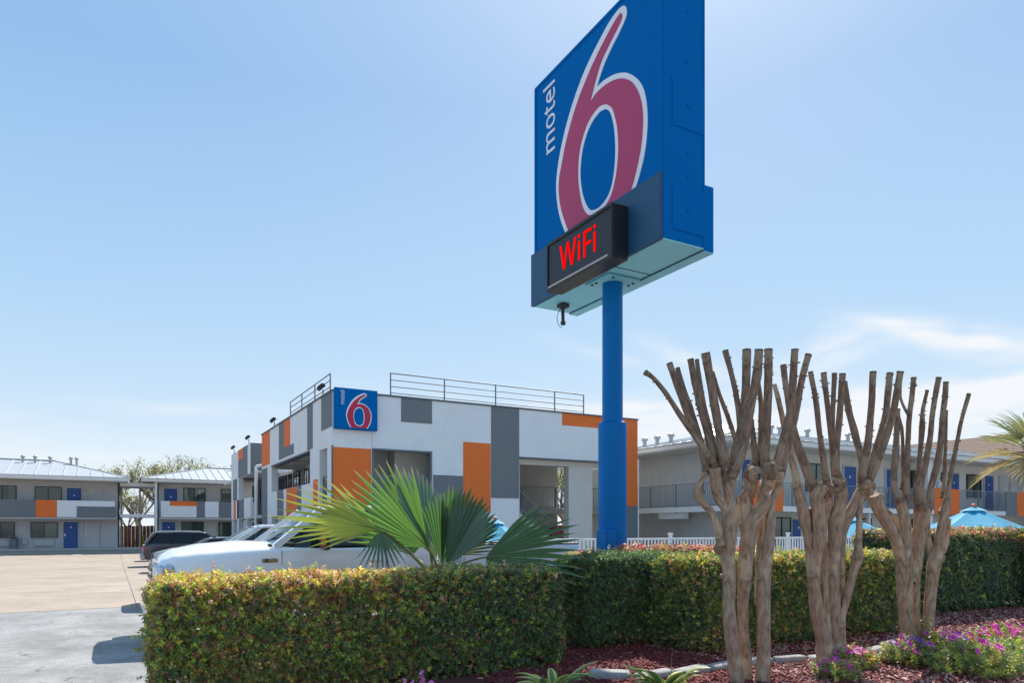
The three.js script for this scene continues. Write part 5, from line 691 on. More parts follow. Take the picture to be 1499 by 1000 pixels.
const PAL = {
  green: [.135, .235, .055], dark: [.078, .155, .055], olive: [.28, .30, .06], lime: [.44, .54, .06], yellow: [.72, .56, .08], bronze: [.50, .24, .09], red: [.36, .07, .045], tan: [.68, .46, .28], pink: [.62, .22, .16], coral: [.75, .15, .12], dry: [.16, .10, .06]
};
function pick(list) { let r = rnd() * list.reduce((s, a) => s + a[1], 0); for (const [c, w] of list) { r -= w; if (r <= 0) return PAL[c]; } return PAL[list[0][0]]; }
// a clipped hedge between corners, leaves crowded in its outer shell
function hedge(label, x0, x1, z0, z1, h, dens, palette, o = {}) {
  const t = thing('clipped_hedge', label, 'hedge', [(x0 + x1) / 2, 0, (z0 + z1) / 2]), hx = (x1 - x0) / 2, hz = (z1 - z0) / 2, y0 = o.y0 ?? .12, geos = o.big ? sprigsBig : sprigs;
  const faces = [[2 * hx * (h - y0), 'f', 1.25], [2 * hx * 2 * hz, 't', 1.15], [2 * hz * (h - y0), 'l', 1], [2 * hz * (h - y0), 'r', 1], [2 * hx * (h - y0), 'b', .55]];
  const lists = geos.map(() => []), up = V(0, 1, 0), q = new THREE.Quaternion(), q2 = new THREE.Quaternion();
  for (const [area, f, k] of faces) for (let i = 0, n = Math.round(area * dens * k * (o.big ? 1 : 1.6)); i < n; i++) {
    const dep = Math.min(-Math.log(1 - rnd()) * .055, Math.min(.34, hz * .9)) + (rnd() < .12 ? -.02 * rnd() - .01 : 0) - (rnd() < .025 ? .1 * rnd() : 0); let x, y, z, nv;
    const a = rr(-1, 1), b = rnd();
    if (f === 't') { x = a * hx; z = (b * 2 - 1) * hz; y = h - dep; nv = V(0, 1, 0); } else { y = mix(y0, h, f === 'b' ? b : Math.pow(b, .92)); nv = f === 'f' ? V(0, 0, 1) : f === 'b' ? V(0, 0, -1) : f === 'l' ? V(-1, 0, 0) : V(1, 0, 0); if (f === 'f' || f === 'b') { x = a * hx; z = (f === 'f' ? 1 : -1) * (hz - dep); } else { z = a * hz; x = (f === 'l' ? -1 : 1) * (hx - dep); } }
    // uneven clipped surface, rounded shoulders, thin foot
    const bump = .075 * fbm(x * 1.7 + x0, y * 1.9, z * 1.7 + (f === 't' ? 9 : 0), 3) * 2; x += nv.x * bump; y += nv.y * bump * .7; z += nv.z * bump;
    const ex = hx - Math.abs(x), ez = hz - Math.abs(z), ey = h - y; if (ey < .07 && Math.min(ex, ez) < .07 && Math.hypot(.07 - ey, .07 - Math.min(ex, ez)) > .075) continue;
    if (y < y0 + .24 && rnd() < (1 - (y - y0) / .24) * .75) continue;
    const hole = fbm(x * 2.3 + 4, y * 2.6 + x0, z * 2.3, 3); if (hole > .22 && rnd() < .55) continue;
    nv.add(V(rr(-.9, .9), rr(-.5, .9), rr(-.9, .9))).normalize(); q.setFromUnitVectors(up, nv); q2.setFromAxisAngle(up, rr(0, 6.28)); q.multiply(q2); const s = o.big ? rr(.7, 1.25) : rr(.5, .95);
    const c = palette(x + (x0 + x1) / 2, y, dep, f), kk = rr(.7, 1.3);
    lists[i % geos.length].push([x, y, z, q.clone(), s, c[0] * kk, c[1] * kk, c[2] * kk]);
  }
  const m4 = new THREE.Matrix4();
  lists.forEach((L, n) => { const im = new THREE.InstancedMesh(geos[n], leafMat, L.length); L.forEach((a, i) => { m4.compose(V(a[0], a[1], a[2]), a[3], V(a[4], a[4], a[4])); im.setMatrixAt(i, m4); im.setColorAt(i, rgb(a[5], a[6], a[7])); }); im.name = 'foliage'; im.userData.kind = 'stuff'; im.castShadow = im.receiveShadow = true; t.add(im); });
  // woody stems and twigs inside
  const st = [], ns = Math.round(2 * hx * 5); for (let i = 0; i < ns; i++) { const x = rr(-hx + .1, hx - .1), z = rr(-hz * .6, hz * .6); st.push(limb([[x, 0, z, .016], [x + rr(-.08, .08), h * .35, z + rr(-.1, .1), .012], [x + rr(-.2, .2), h * .7, z + rr(-.2, .2), .008], [x + rr(-.25, .25), h * .93, z + rr(-.2, .2), .004]], 5, .12, .1, i, false)); for (let j = 0; j < 7; j++) { const y = rr(.2, h * .7), s = rnd() < .6 ? 1 : -1; st.push(rod([x, y, z], [x + rr(-.25, .25), y + rr(.05, .3), mix(z, s * hz, rr(.5, .95))], .006, .003, 4)); } }
  mesh('stems', st, M.bark, t, { kind: 'stuff' });
  return t;
}
hedge('bronze-tipped clipped hedge along the driveway, in front of the pickup truck', .32, 4.35, -7.5, -6.62, 1.12, 1150, (x, y, d, f) => {
  const young = clamp((y - .75) / .42) * .75 + (f === 't' ? .3 : 0), w = smooth(3.6, 1.6, x);      // new growth on upper twigs; yellower top and this end also paint sunlight
  return rnd() < young * (.35 + .65 * w) ? pick([['yellow', 4], ['bronze', 2.6], ['tan', 2], ['lime', 2.6], ['red', .5]]) : pick([['green', 3.6], ['olive', 5 * w + 1], ['bronze', 2.4 * w + .3], ['dark', 2.6 - 1.6 * w], ['lime', 1 + 2.2 * w], ['yellow', .9 * w], ['red', .3 * w], ['dry', .7]]);
}, { y0: .05 });
hedge('dark green clipped hedge set back behind the red mulch by the sign pole', 5.15, 6.75, -8.0, -7.25, 1.22, 1250, () => pick([['dark', 6], ['green', 4], ['olive', .8], ['lime', .35]]));
hedge('yellow-green clipped hedge behind the pruned trees', 6.1, 10.4, -7.15, -6.3, 1.22, 1250, (x, y, d, f) => rnd() < (f === 't' ? .55 : .12 + .3 * clamp((y - .8) / .4)) ? pick([['yellow', 3], ['lime', 3], ['tan', 1.4], ['bronze', 1]]) : pick([['green', 4], ['dark', 3], ['olive', 2.4], ['lime', .8]]));
hedge('tall dark glossy hedge with pink tips on the right of the pruned trees', 11.75, 17.5, -8.2, -7.25, 1.51, 1000, (x, y, d, f) => rnd() < (f === 't' ? .6 : .5 * clamp((y - 1.33) / .16)) ? pick([['pink', 3], ['coral', 1.2], ['yellow', 2], ['tan', 2], ['lime', 1]]) : pick([['dark', 5], ['green', 4], ['olive', 1], ['lime', .6]]), { big: true, y0: .12 });
hedge('low hedge with coral-pink new leaves in front of the white pool fence', 7.12, 9.7, -9.35, -8.85, 1.23, 1000, (x, y, d, f) => rnd() < (f === 't' ? .85 : .75 * clamp((y - 1.08) / .13)) ? pick([['pink', 4], ['coral', 3], ['tan', 2.2], ['yellow', .8]]) : pick([['green', 4], ['dark', 4], ['olive', 1], ['lime', .8]]), { big: true });
hedge('small yellow-tipped shrub row beside the foot of the sign pole', 6.3, 7.1, -9.6, -9.2, 1.18, 700, () => pick([['yellow', 3], ['tan', 3], ['green', 2], ['pink', 1]]));

// ---------------------------------------------------------------- pollarded trees
const knobMat = M.branch.clone(); knobMat.color.setRGB(.76, .69, .63);
TREE_LIMBS.forEach(([bx0, bz0, limbs, knobs], ti) => {
  const t = thing('pruned_tree', ['hard-pruned bare tree with spreading sawn branches and three pale trunks, the tallest spread', 'hard-pruned bare tree in the middle of the row, its trunks fused at the base', 'hard-pruned bare tree beside the tall dark hedge, with one leaning stub limb'][ti], 'tree', [bx0, 0, bz0], 0, 'hard-pruned bare trees in the mulch bed');
  const joins = [];
  limbs.forEach(([kind, P], li) => {
    if (kind === 's') P.forEach(p => p[3] *= .92);   // bark measured a little full
    const g = limb(P, kind === 's' ? 14 : 10, .045, kind === 's' ? .045 : .05, ti * 31 + li * 3.7), m = mesh(kind === 's' ? 'trunk' : 'branch', g, kind === 's' ? M.bark : M.branch, t), tip = P[P.length - 1];
    // sawn ends and bud stubs
    if (kind === 'b') {
      const pr = P[P.length - 2], d = V(tip[0] - pr[0], tip[1] - pr[1], tip[2] - pr[2]).normalize(); mesh('sawn_end', rod([tip[0] - d.x * .012, tip[1] - d.y * .012, tip[2] - d.z * .012], [tip[0] + d.x * .006, tip[1] + d.y * .006, tip[2] + d.z * .006], tip[3] * 1.03, tip[3] * 1.05, 12), M.cut, m);
      const c = new THREE.CatmullRomCurve3(P.map(p => V(p[0], p[1], p[2])), false, 'centripetal'), stubs = [], ns = Math.round(c.getLength() * 9);
      for (let i = 0; i < ns; i++) { const u = rr(.3, .985), o = c.getPointAt(u), tn = c.getTangentAt(u), k = clamp(u * (P.length - 1), 0, P.length - 1.001), r = mix(P[Math.floor(k)][3], P[Math.floor(k) + 1][3], k % 1), dir = V(rr(-1, 1), rr(-.2, .2), rr(-1, 1)).cross(tn).normalize().multiplyScalar(-1); const e = o.clone().addScaledVector(dir, r + rr(.006, .02)).addScaledVector(tn, .008); stubs.push(rod([o.x + dir.x * r * .6, o.y + dir.y * r * .6, o.z + dir.z * r * .6], [e.x, e.y, e.z], rr(.007, .012), rr(.003, .008), 5)); }
      if (stubs.length) mesh('bud_stubs', stubs, M.branch, m, { kind: 'stuff' });
    }
    if (kind === 's') for (let i = 0; i < 1; i++) { const k = P[Math.floor(rr(1, P.length - .01))]; joins.push(lump(k[0] + rr(-.6, .6) * k[3], k[1] + rr(-.1, .1), k[2] + k[3] * rr(.2, .7), k[3] * rr(.3, .5), ti + li + i, .5, 2)); }
  });
  knobs.forEach(([x, y, z, r], i) => mesh('knuckle', [lump(x, y, z, r * .86, ti * 7 + i * 3.1, .5, 3, 1.05), lump(x + r * .5, y + r * .3, z + r * .3, r * .42, i + 5, .6, 2), lump(x - r * .55, y + r * .15, z + r * .35, r * .4, i + 8, .6, 2), lump(x + r * .1, y - r * .5, z + r * .4, r * .38, i + 11, .6, 2)].map(g => { const p = g.attributes.position, uv = new Float32Array(p.count * 2); for (let k = 0; k < p.count; k++) { uv[2 * k] = (p.getX(k) + p.getZ(k)) * .9; uv[2 * k + 1] = p.getY(k); } g.setAttribute('uv', new THREE.BufferAttribute(uv, 2)); return g; }), knobMat, t));
  mesh('burls', joins, M.bark, t);
});
// ---------------------------------------------------------------- fan palms
const camR = V(Math.cos(YAW), 0, Math.sin(YAW)), camK = V(-Math.sin(YAW), 0, Math.cos(YAW));
function dir(r, u, k) { return V(0, u, 0).addScaledVector(camR, r).addScaledVector(camK, k).normalize(); }
function frondGeo(hub, axis, nrm, R, half, n, cup, droop, col, tipcol, join = .55, fold = .35) {
  const side = new THREE.Vector3().crossVectors(nrm, axis).normalize(), nn = new THREE.Vector3().crossVectors(axis, side).normalize(), pos = [], cl = [], idx = [];
  const K = 9; for (let i = 0; i < n; i++) {
    const th = (i / (n - 1) * 2 - 1) * half, dl = half / (n - 1), len = R * (1 - .22 * Math.pow(Math.abs(th) / half, 2)) * rr(.93, 1.04), rip = rr(-.03, .03), tw = rr(-.12, .12), dr = droop * rr(.6, 1.5), kc = rr(.8, 1.2);
    for (let j = 0; j <= K; j++) {
      const t = j / K, r = .03 + t * (len - .03), jr = join * len, w = r < jr ? r * dl * 1.02 : jr * dl * 1.02 * (1 - Math.pow((r - jr) / (len - jr + 1e-6), 1.35)), b0 = pos.length / 3;
      for (const s of [-1, 0, 1]) {
        const a = th + s * w / Math.max(r, .03) + (r > jr ? rip * (r - jr) / len : 0), p = hub.clone().addScaledVector(axis, Math.cos(a) * r).addScaledVector(side, Math.sin(a) * r * Math.cos(cup)).addScaledVector(nn, Math.abs(Math.sin(a)) * r * Math.sin(cup));
        p.addScaledVector(nn, (s === 0 ? -1 : 1) * w * fold * .5 + (r > jr ? tw * (r - jr) * .4 : 0)); p.y -= dr * Math.pow(r / R, 2.6) * R; pos.push(p.x, p.y, p.z);
        const dry = smooth(.86, 1, t) * .85; for (let q = 0; q < 3; q++) cl.push(mix(col[q] * kc, tipcol[q], dry));
      }
      if (j) { const b = b0, a = b0 - 3; idx.push(a, a + 1, b, a + 1, b + 1, b, a + 1, a + 2, b + 1, a + 2, b + 2, b + 1); }
    }
  }
  const g = new THREE.BufferGeometry(); g.setAttribute('position', new THREE.Float32BufferAttribute(pos, 3)); g.setAttribute('color', new THREE.Float32BufferAttribute(cl, 3)); g.setIndex(idx); const f = g.toNonIndexed(); f.computeVertexNormals(); return f;
}
const palmMat = phy(rgb(1, 1, 1), .95, { vertexColors: true, clearcoat: .3, clearcoatRoughness: .35, transmission: .5, thickness: 0, side: THREE.DoubleSide }), stalkMat = std(rgb(.17, .19, .07), .6);
function palm(label, at, fronds, trunkH, dryStuff) {
  const t = thing('fan_palm', label, 'palm', at);
  mesh('trunk', limb([[0, 0, 0, .2], [0, trunkH * .5, 0, .17], [0, trunkH, 0, .15]], 14, .06, .16, 3), M.bark, t);
  for (const f of fronds) {
    const hub = f.hub, m = mesh('frond', frondGeo(hub, f.axis, f.n, f.R, f.half, f.seg, f.cup, f.droop, f.col, f.tip, f.join, f.fold), palmMat, t), o = V(rr(-.06, .06), trunkH * .95, rr(-.06, .06));
    const mid = o.clone().lerp(hub, .5); mid.y += .06; mesh('leaf_stalk', limb([[o.x, o.y, o.z, .022], [mid.x, mid.y, mid.z, .016], [hub.x, hub.y, hub.z, .011], [hub.x + f.axis.x * f.R * .25, hub.y + f.axis.y * f.R * .25, hub.z + f.axis.z * f.R * .25, .004]], 6, .08, .03, 1, false), stalkMat, m);
  }
  const s = []; for (let i = 0; i < dryStuff; i++) { const a = rr(0, 6.28), r = rr(.05, .3), x = Math.cos(a) * r * .5, z = Math.sin(a) * r * .5; s.push(limb([[x, trunkH * rr(.6, .9), z, .006], [x * 2.2, trunkH * rr(.9, 1.25), z * 2.2, .004], [x * 4, trunkH * rr(.5, 1.15), z * 4, .0015]], 4, .1, .05, i, false)); }
  mesh('dry_fibres', s, std(rgb(.36, .25, .13), .9), t, { kind: 'stuff' });
  return t;
}
{
  const B = [3.72, 0, -8.62], L = (x, y, z) => V(x - B[0], y, z - B[2]), gy = [.46, .50, .06], g1 = [.13, .26, .05], g2 = [.075, .18, .045], blu = [.13, .23, .15], tip = [.60, .50, .26];
  palm('low fan palm with wide spread fronds between the hedge and the pickup truck', B, [
    { hub: L(2.93, 1.60, -8.75), axis: dir(-.96, .2, .2), n: dir(.3, .78, .52), R: 1.36, half: .92, seg: 16, cup: .15, droop: .04, col: gy, tip, join: .45, fold: .9 },  // yellow leaf colour paints the sun shining through this frond
    { hub: L(2.96, 1.58, -8.7), axis: dir(.12, -.95, .25), n: dir(.2, .2, .95), R: .66, half: .75, seg: 11, cup: .2, droop: .05, col: blu, tip, join: .35, fold: .6 },
    { hub: L(3.55, 1.36, -8.55), axis: dir(-.72, .69, .05), n: dir(-.2, -.1, .97), R: 1.38, half: .68, seg: 17, cup: .2, droop: .03, col: g1, tip, join: .62, fold: .8 },
    { hub: L(3.57, 1.36, -8.56), axis: dir(-.30, .95, -.1), n: dir(.86, .1, .5), R: 1.12, half: .62, seg: 18, cup: .2, droop: .02, col: blu, tip: [.4, .42, .25], join: .82, fold: .5 },
    { hub: L(3.72, 1.15, -8.5), axis: dir(.33, .93, .05), n: dir(.25, -.1, .95), R: 1.08, half: .72, seg: 24, cup: .35, droop: .02, col: g2, tip: [.2, .24, .1], join: .85, fold: .6 },
    { hub: L(3.76, 1.1, -8.45), axis: dir(.5, .84, .12), n: dir(-.3, .1, .95), R: 1.05, half: .5, seg: 16, cup: .5, droop: .02, col: blu, tip: [.2, .24, .1], join: .85, fold: .4 },
    { hub: L(3.68, 1.05, -8.42), axis: dir(.03, 1, .06), n: dir(.5, 0, .86), R: 1.0, half: .12, seg: 8, cup: .9, droop: 0, col: [.075, .15, .05], tip: g1, join: .85, fold: 1.2 },
    { hub: L(4.15, 1.24, -8.1), axis: dir(.95, .0, .3), n: dir(-.1, .62, .78), R: 1.36, half: 1.0, seg: 20, cup: .12, droop: .05, col: g2, tip, join: .58, fold: .7 },
    { hub: L(3.98, 1.22, -8.85), axis: dir(.75, .55, -.35), n: dir(-.3, .6, .7), R: .95, half: 1.0, seg: 24, cup: .3, droop: .1, col: [.16, .20, .04], tip, join: .5, fold: .6 },
    { hub: L(3.5, 1.25, -8.95), axis: dir(-.35, .62, -.7), n: dir(0, .6, .8), R: .95, half: 1.0, seg: 22, cup: .3, droop: .08, col: g1, tip, join: .55, fold: .6 },
    { hub: L(3.85, 1.2, -8.95), axis: dir(.1, .6, -.8), n: dir(0, .7, .7), R: .9, half: 1.0, seg: 22, cup: .3, droop: .1, col: g1, tip, join: .55, fold: .6 },
  ], .95, 60);
  const P = [15.35, 0, -6.9], Q = [], tan = [.40, .33, .15];
  for (let i = 0; i < 16; i++) { const a = i / 16 * 6.28 + rr(-.15, .15), e = [.9, .35, -.1, -.5][i % 4], ax = V(Math.cos(a), e, Math.sin(a)).normalize(); Q.push({ hub: V(ax.x * .42, 3.1 + ax.y * .4, ax.z * .42), axis: ax, n: V(-ax.x * .6, .8, -ax.z * .6).normalize(), R: .85, half: 1.1, seg: 20, cup: .35, droop: .2, col: e < 0 ? tan : [.20, .22, .07], tip: [.5, .4, .22], join: .4, fold: .6 }); }
  palm('taller fan palm with dry tan lower fronds at the right edge of the bed', P, Q, 3.0, 30);
}
// ---------------------------------------------------------------- bed plants
{ // variegated clumps
  const mat = phy(rgb(1, 1, 1), .95, { vertexColors: true, clearcoat: .3, clearcoatRoughness: .35, transmission: .3, thickness: 0, side: THREE.DoubleSide });
  const blade = (L, W, bend, green, cream) => { const nx = 14, ny = 8, p = [], c = [], id = []; for (let i = 0; i <= nx; i++) for (let j = 0; j <= ny; j++) { const t = i / nx, s = j / ny * 2 - 1, w = W * Math.pow(Math.sin(Math.PI * Math.pow(t, .75)), .85) + .004 * (1 - t), y = L * (.62 * t - bend * t * t) + Math.abs(s) * w * .35; p.push(L * t * (1 - .12 * t), y, s * w); const e = Math.abs(s) + .16 * Math.sin(s * 9 + t * 5), k = smooth(.42, .6, e); for (let q = 0; q < 3; q++) c.push(mix(green[q], cream[q], k)); } for (let i = 0; i < nx; i++) for (let j = 0; j < ny; j++) { const a = i * (ny + 1) + j, b = a + ny + 1; id.push(a, a + 1, b, a + 1, b + 1, b); } const g = new THREE.BufferGeometry(); g.setAttribute('position', new THREE.Float32BufferAttribute(p, 3)); g.setAttribute('color', new THREE.Float32BufferAttribute(c, 3)); g.setIndex(id); g.computeVertexNormals(); return g; };
  for (const [x, z, label, n] of [[3.5, -5.5, 'cream-edged striped leafy plant at the corner of the bronze-tipped hedge', 18], [4.42, -5.0, 'cream-edged striped leafy plant beside the end of the edging stones', 24]]) {
    const t = thing('striped_plant', label, 'plant', [x, .08, z], 0, 'cream-striped plants at the front of the bed');
    for (let i = 0; i < n; i++) { const m = mesh('leaf', blade(rr(.38, .58), rr(.042, .06), rr(.3, .7), [.10, .22, .045], [.66, .63, .16]), mat, t); m.rotation.y = i * 2.39 + rr(-.3, .3); m.rotation.z = rr(-.15, .45); m.position.set(rr(-.05, .05), 0, rr(-.05, .05)); }
    mesh('stem', [rod([0, -.08, 0], [0, .1, 0], .02, .012, 6), rod([.05, 0, 0], [.07, .42, .02], .004, .002, 5)], stalkMat, t);
  }
  // flowers
  const petal = (() => { const p = [0, 0, 0], id = [], N = 20; for (let i = 0; i < N; i++) { const a = i / N * 6.283, r = .026 * (1 + .16 * Math.cos(a * 5)); p.push(Math.cos(a) * r * .55, .012, Math.sin(a) * r * .55, Math.cos(a) * r, .014 + .004 * Math.cos(a * 5), Math.sin(a) * r); } for (let i = 0; i < N; i++) { const a = 1 + i * 2, b = 1 + ((i + 1) % N) * 2; id.push(0, b, a, a, b, a + 1, b, b + 1, a + 1); } const g = new THREE.BufferGeometry(); g.setAttribute('position', new THREE.Float32BufferAttribute(p, 3)); g.setIndex(id); g.computeVertexNormals(); return g; })();
  const pm = [[.80, .03, .46], [.62, .03, .50], [.26, .02, .42], [.85, .25, .60]].map(c => phy(rgb(...c), .95, { transmission: .35, thickness: 0, side: THREE.DoubleSide })), throat = std(rgb(.12, .01, .12), .8);
  const clump = (x, z, R, h, nf, ns, label, hues, cols) => { nf = Math.round(nf * 1.9);
    const t = thing('petunia', label, 'flower', [x, .09, z], 0, 'petunias in the mulch bed'), list = [], q = new THREE.Quaternion(), im = new THREE.InstancedMesh(sprigs[1], leafMat, ns), m4 = new THREE.Matrix4();
    for (let i = 0; i < ns; i++) { const a = rr(0, 6.28), r = R * Math.sqrt(rnd()), y = h * rnd() * (1 - .5 * (r / R) ** 2); q.setFromUnitVectors(V(0, 1, 0), V(Math.cos(a) * .7 + rr(-.4, .4), 1, Math.sin(a) * .7 + rr(-.4, .4)).normalize()); const s = rr(.6, 1.1); m4.compose(V(Math.cos(a) * r, y, Math.sin(a) * r), q, V(s, s, s)); im.setMatrixAt(i, m4); const c = pick(cols), k = rr(.7, 1.3); im.setColorAt(i, rgb(c[0] * k, c[1] * k, c[2] * k)); }
    im.name = 'foliage'; im.userData.kind = 'stuff'; im.castShadow = im.receiveShadow = true; t.add(im);
    for (let i = 0; i < nf; i++) { const a = rr(0, 6.28), r = R * rr(.2, 1), f = mesh('flower', petal, pm[hues[Math.floor(rr(0, hues.length))]], t, { at: [Math.cos(a) * r, h * rr(.7, 1.15) * (1 - .3 * (r / R) ** 2), Math.sin(a) * r] }); f.rotation.set(rr(.2, 1.2), rr(0, 6.28), rr(-.4, .4)); const s = rr(1.2, 2.1); f.scale.set(s, s, s); }
  };
  const bright = [['lime', 4], ['olive', 3], ['green', 3], ['yellow', 1.5]];
  clump(7.05, -4.95, .24, .2, 12, 160, 'magenta petunia clump between the second and third pruned trees', [0, 0, 3], bright); clump(7.75, -4.75, .26, .26, 14, 260, 'magenta and purple petunia clump right under the third pruned tree', [0, 1, 2, 2], bright); clump(8.6, -4.85, .3, .26, 9, 320, 'purple petunia clump behind the yellow-green bushy one', [1, 2], bright); clump(7.9, -4.15, .42, .3, 7, 520, 'bushy yellow-green petunia clump with few open flowers', [0, 3], bright);
  clump(9.15, -4.6, .32, .28, 12, 320, 'magenta petunia clump in front of the tall dark hedge', [0, 0, 1], bright); clump(9.9, -4.8, .3, .26, 12, 300, 'magenta petunia clump at the far right end of the row', [0, 0], bright); clump(6.32, -4.62, .2, .16, 7, 110, 'small purple petunia clump at the foot of the second pruned tree', [1, 0], bright); clump(8.75, -4.1, .38, .26, 4, 460, 'leafy petunia clump with hardly a flower next to the bushy yellow-green one', [3], bright);
  { // pink flower spikes by the hedge
    const t = thing('pink_flower_spike', 'pink flower spikes standing in front of the bronze-tipped hedge', 'flower', [2.02, .05, -5.15]);
    for (const [dx, dz, h] of [[-.08, 0, .38], [-.02, .05, .36], [.08, -.02, .42], [.12, .05, .35], [.02, .1, .3], [-.14, .04, .3]]) { const st = mesh('stem', rod([dx, 0, dz], [dx, h, dz], .005, .003, 5), stalkMat, t); for (let i = 0; i < 12; i++) { const f = mesh('flower', petal, pm[3], st, { at: [dx + rr(-.016, .016), h - .11 + i * .011, dz + rr(-.016, .016)] }); f.rotation.set(rr(-1.2, 1.2), rr(0, 6.28), rr(-1.2, 1.2)); f.scale.setScalar(rr(.5, .75)); } }
  }
  { // small sucker shoots at the third tree
    const t = thing('leafy_shoot', 'yellow-green leafy shoot at the foot of the third pruned tree', 'plant', [8.25, .08, -4.86]); const g = []; for (let i = 0; i < 7; i++) { const s = sprig(6, .1, .05, .014); s.translate(0, .05, 0); s.rotateZ(rr(-.6, .6)); s.rotateX(rr(-.5, .5)); s.translate(rr(-.05, .05), rr(.1, .42), rr(-.05, .05)); const c = s.attributes.color; for (let k = 0; k < c.count; k++) c.setXYZ(k, c.getX(k) * .42, c.getY(k) * .38, c.getZ(k) * .07); g.push(s); }
    mesh('leaves', g, leafMat, t); mesh('stem', [rod([0, 0, 0], [.02, .5, 0], .005, .003, 5), rod([0, .15, 0], [-.07, .42, .03], .004, .002, 5)], stalkMat, t);
  }
}
// ---------------------------------------------------------------- pool fence, umbrellas
{
  const f = thing('pool_fence', 'white picket fence round the pool in front of the motel', 'fence', [0, 0, -14.5]);
  const X0 = 8.4, X1 = 27; for (const y of [.2, 1.32]) mesh('rail', rbx(X0, X1, y, y + .05, -.02, .03, .005, 1), M.whitePaint, f);
  const pk = rbx(-.019, .019, .12, 1.36, -.012, .012, .003, 1); for (let i = 0; i < 163; i++) mesh('picket', pk, M.whitePaint, f, { at: [X0 + .08 + i * .114, 0, .002] });
  const po = merge([rbx(-.04, .04, 0, 1.46, -.07, .0, .006, 1), rbx(-.055, .055, 1.46, 1.5, -.085, .015, .006, 1)]); for (let i = 0; i < 9; i++) mesh('post', po, M.whitePaint, f, { at: [X0 + .02 + i * 2.32, 0, -.03] });
}
{
  const cyan = phy(rgb(.005, .33, .52), .85, { transmission: .25, thickness: 0, side: THREE.DoubleSide }), fin = std(rgb(.72, .16, .06), .5);
  for (const [x, z, top, r, label] of [[25.37, -13.29, 2.36, 1.5, 'turquoise pool umbrella with an orange finial above the tall hedge'], [22.6, -15.9, 2.03, 1.5, 'turquoise pool umbrella behind the white fence and the pruned trees'], [11.25, -21.2, 1.92, 1.3, 'turquoise pool umbrella seen behind the fan palm'], [30.3, -12.9, 1.95, 1.5, 'turquoise pool umbrella at the right end of the tall hedge']]) {
    const t = thing('pool_umbrella', label, 'umbrella', [x, 0, z], 0, 'turquoise pool umbrellas'), y0 = top - .7;
    mesh('pole', rod([0, 0, 0], [0, top, 0], .022, .02, 12), M.whitePaint, t); mesh('base', [rod([0, 0, 0], [0, .09, 0], .28, .26, 20), rod([0, .09, 0], [0, .35, 0], .035, .035, 10)], M.grey, t);
    const fg = new THREE.SphereGeometry(.07, 12, 8); fg.scale(1, .8, 1); fg.translate(0, top + .05, 0); mesh('finial', fg, fin, t);
    for (let k = 0; k < 8; k++) { const a0 = k / 8 * 6.2832, a1 = (k + 1) / 8 * 6.2832, p = [], id = [], N = 8, Mx = 6; for (let i = 0; i <= N; i++) for (let j = 0; j <= Mx; j++) { const t0 = i / N, u = j / Mx, ax = mix(Math.cos(a0), Math.cos(a1), u), az = mix(Math.sin(a0), Math.sin(a1), u), sag = .05 * Math.sin(Math.PI * u) * t0; p.push(ax * r * t0, top - (top - y0) * Math.pow(t0, .95) - sag, az * r * t0); } for (let i = 0; i < N; i++) for (let j = 0; j < Mx; j++) { const a = i * (Mx + 1) + j, b = a + Mx + 1; id.push(a, a + 1, b, a + 1, b + 1, b); } const g = new THREE.BufferGeometry(); g.setAttribute('position', new THREE.Float32BufferAttribute(p, 3)); g.setIndex(id); g.computeVertexNormals(); mesh('canopy_panel', g, cyan, t); mesh('rib', rod([0, top - .03, 0], [Math.cos(a0) * r * .98, y0 + .0, Math.sin(a0) * r * .98], .008, .006, 5), M.whitePaint, t); }
    const cap = new THREE.ConeGeometry(r * .26, .16, 8, 1, true); cap.rotateY(Math.PI / 8); cap.translate(0, top - .055, 0); mesh('vent_cap', cap, cyan, t);
  }
}
for (const [x, label] of [[18.85, 'red vending machine in the stair hall, left one of two'], [19.86, 'red vending machine in the stair hall, standing beside another against the pier']]) {
  const t = thing('vending_machine', label, 'vending machine', [x, 0, -29.4], 0, 'vending machines in the stair hall'), red = std(rgb(.45, .02, .03), .4);
  mesh('cabinet', rbx(0, .95, .05, 1.8, -.8, 0, .03), red, t); mesh('front_panel', rbx(.05, .68, .3, 1.72, 0, .03, .02), red, t); mesh('selection_panel', rbx(.72, .9, .8, 1.6, 0, .03, .01), M.black, t); mesh('delivery_flap', rbx(.12, .6, .14, .28, 0, .03, .01), M.black, t);
}
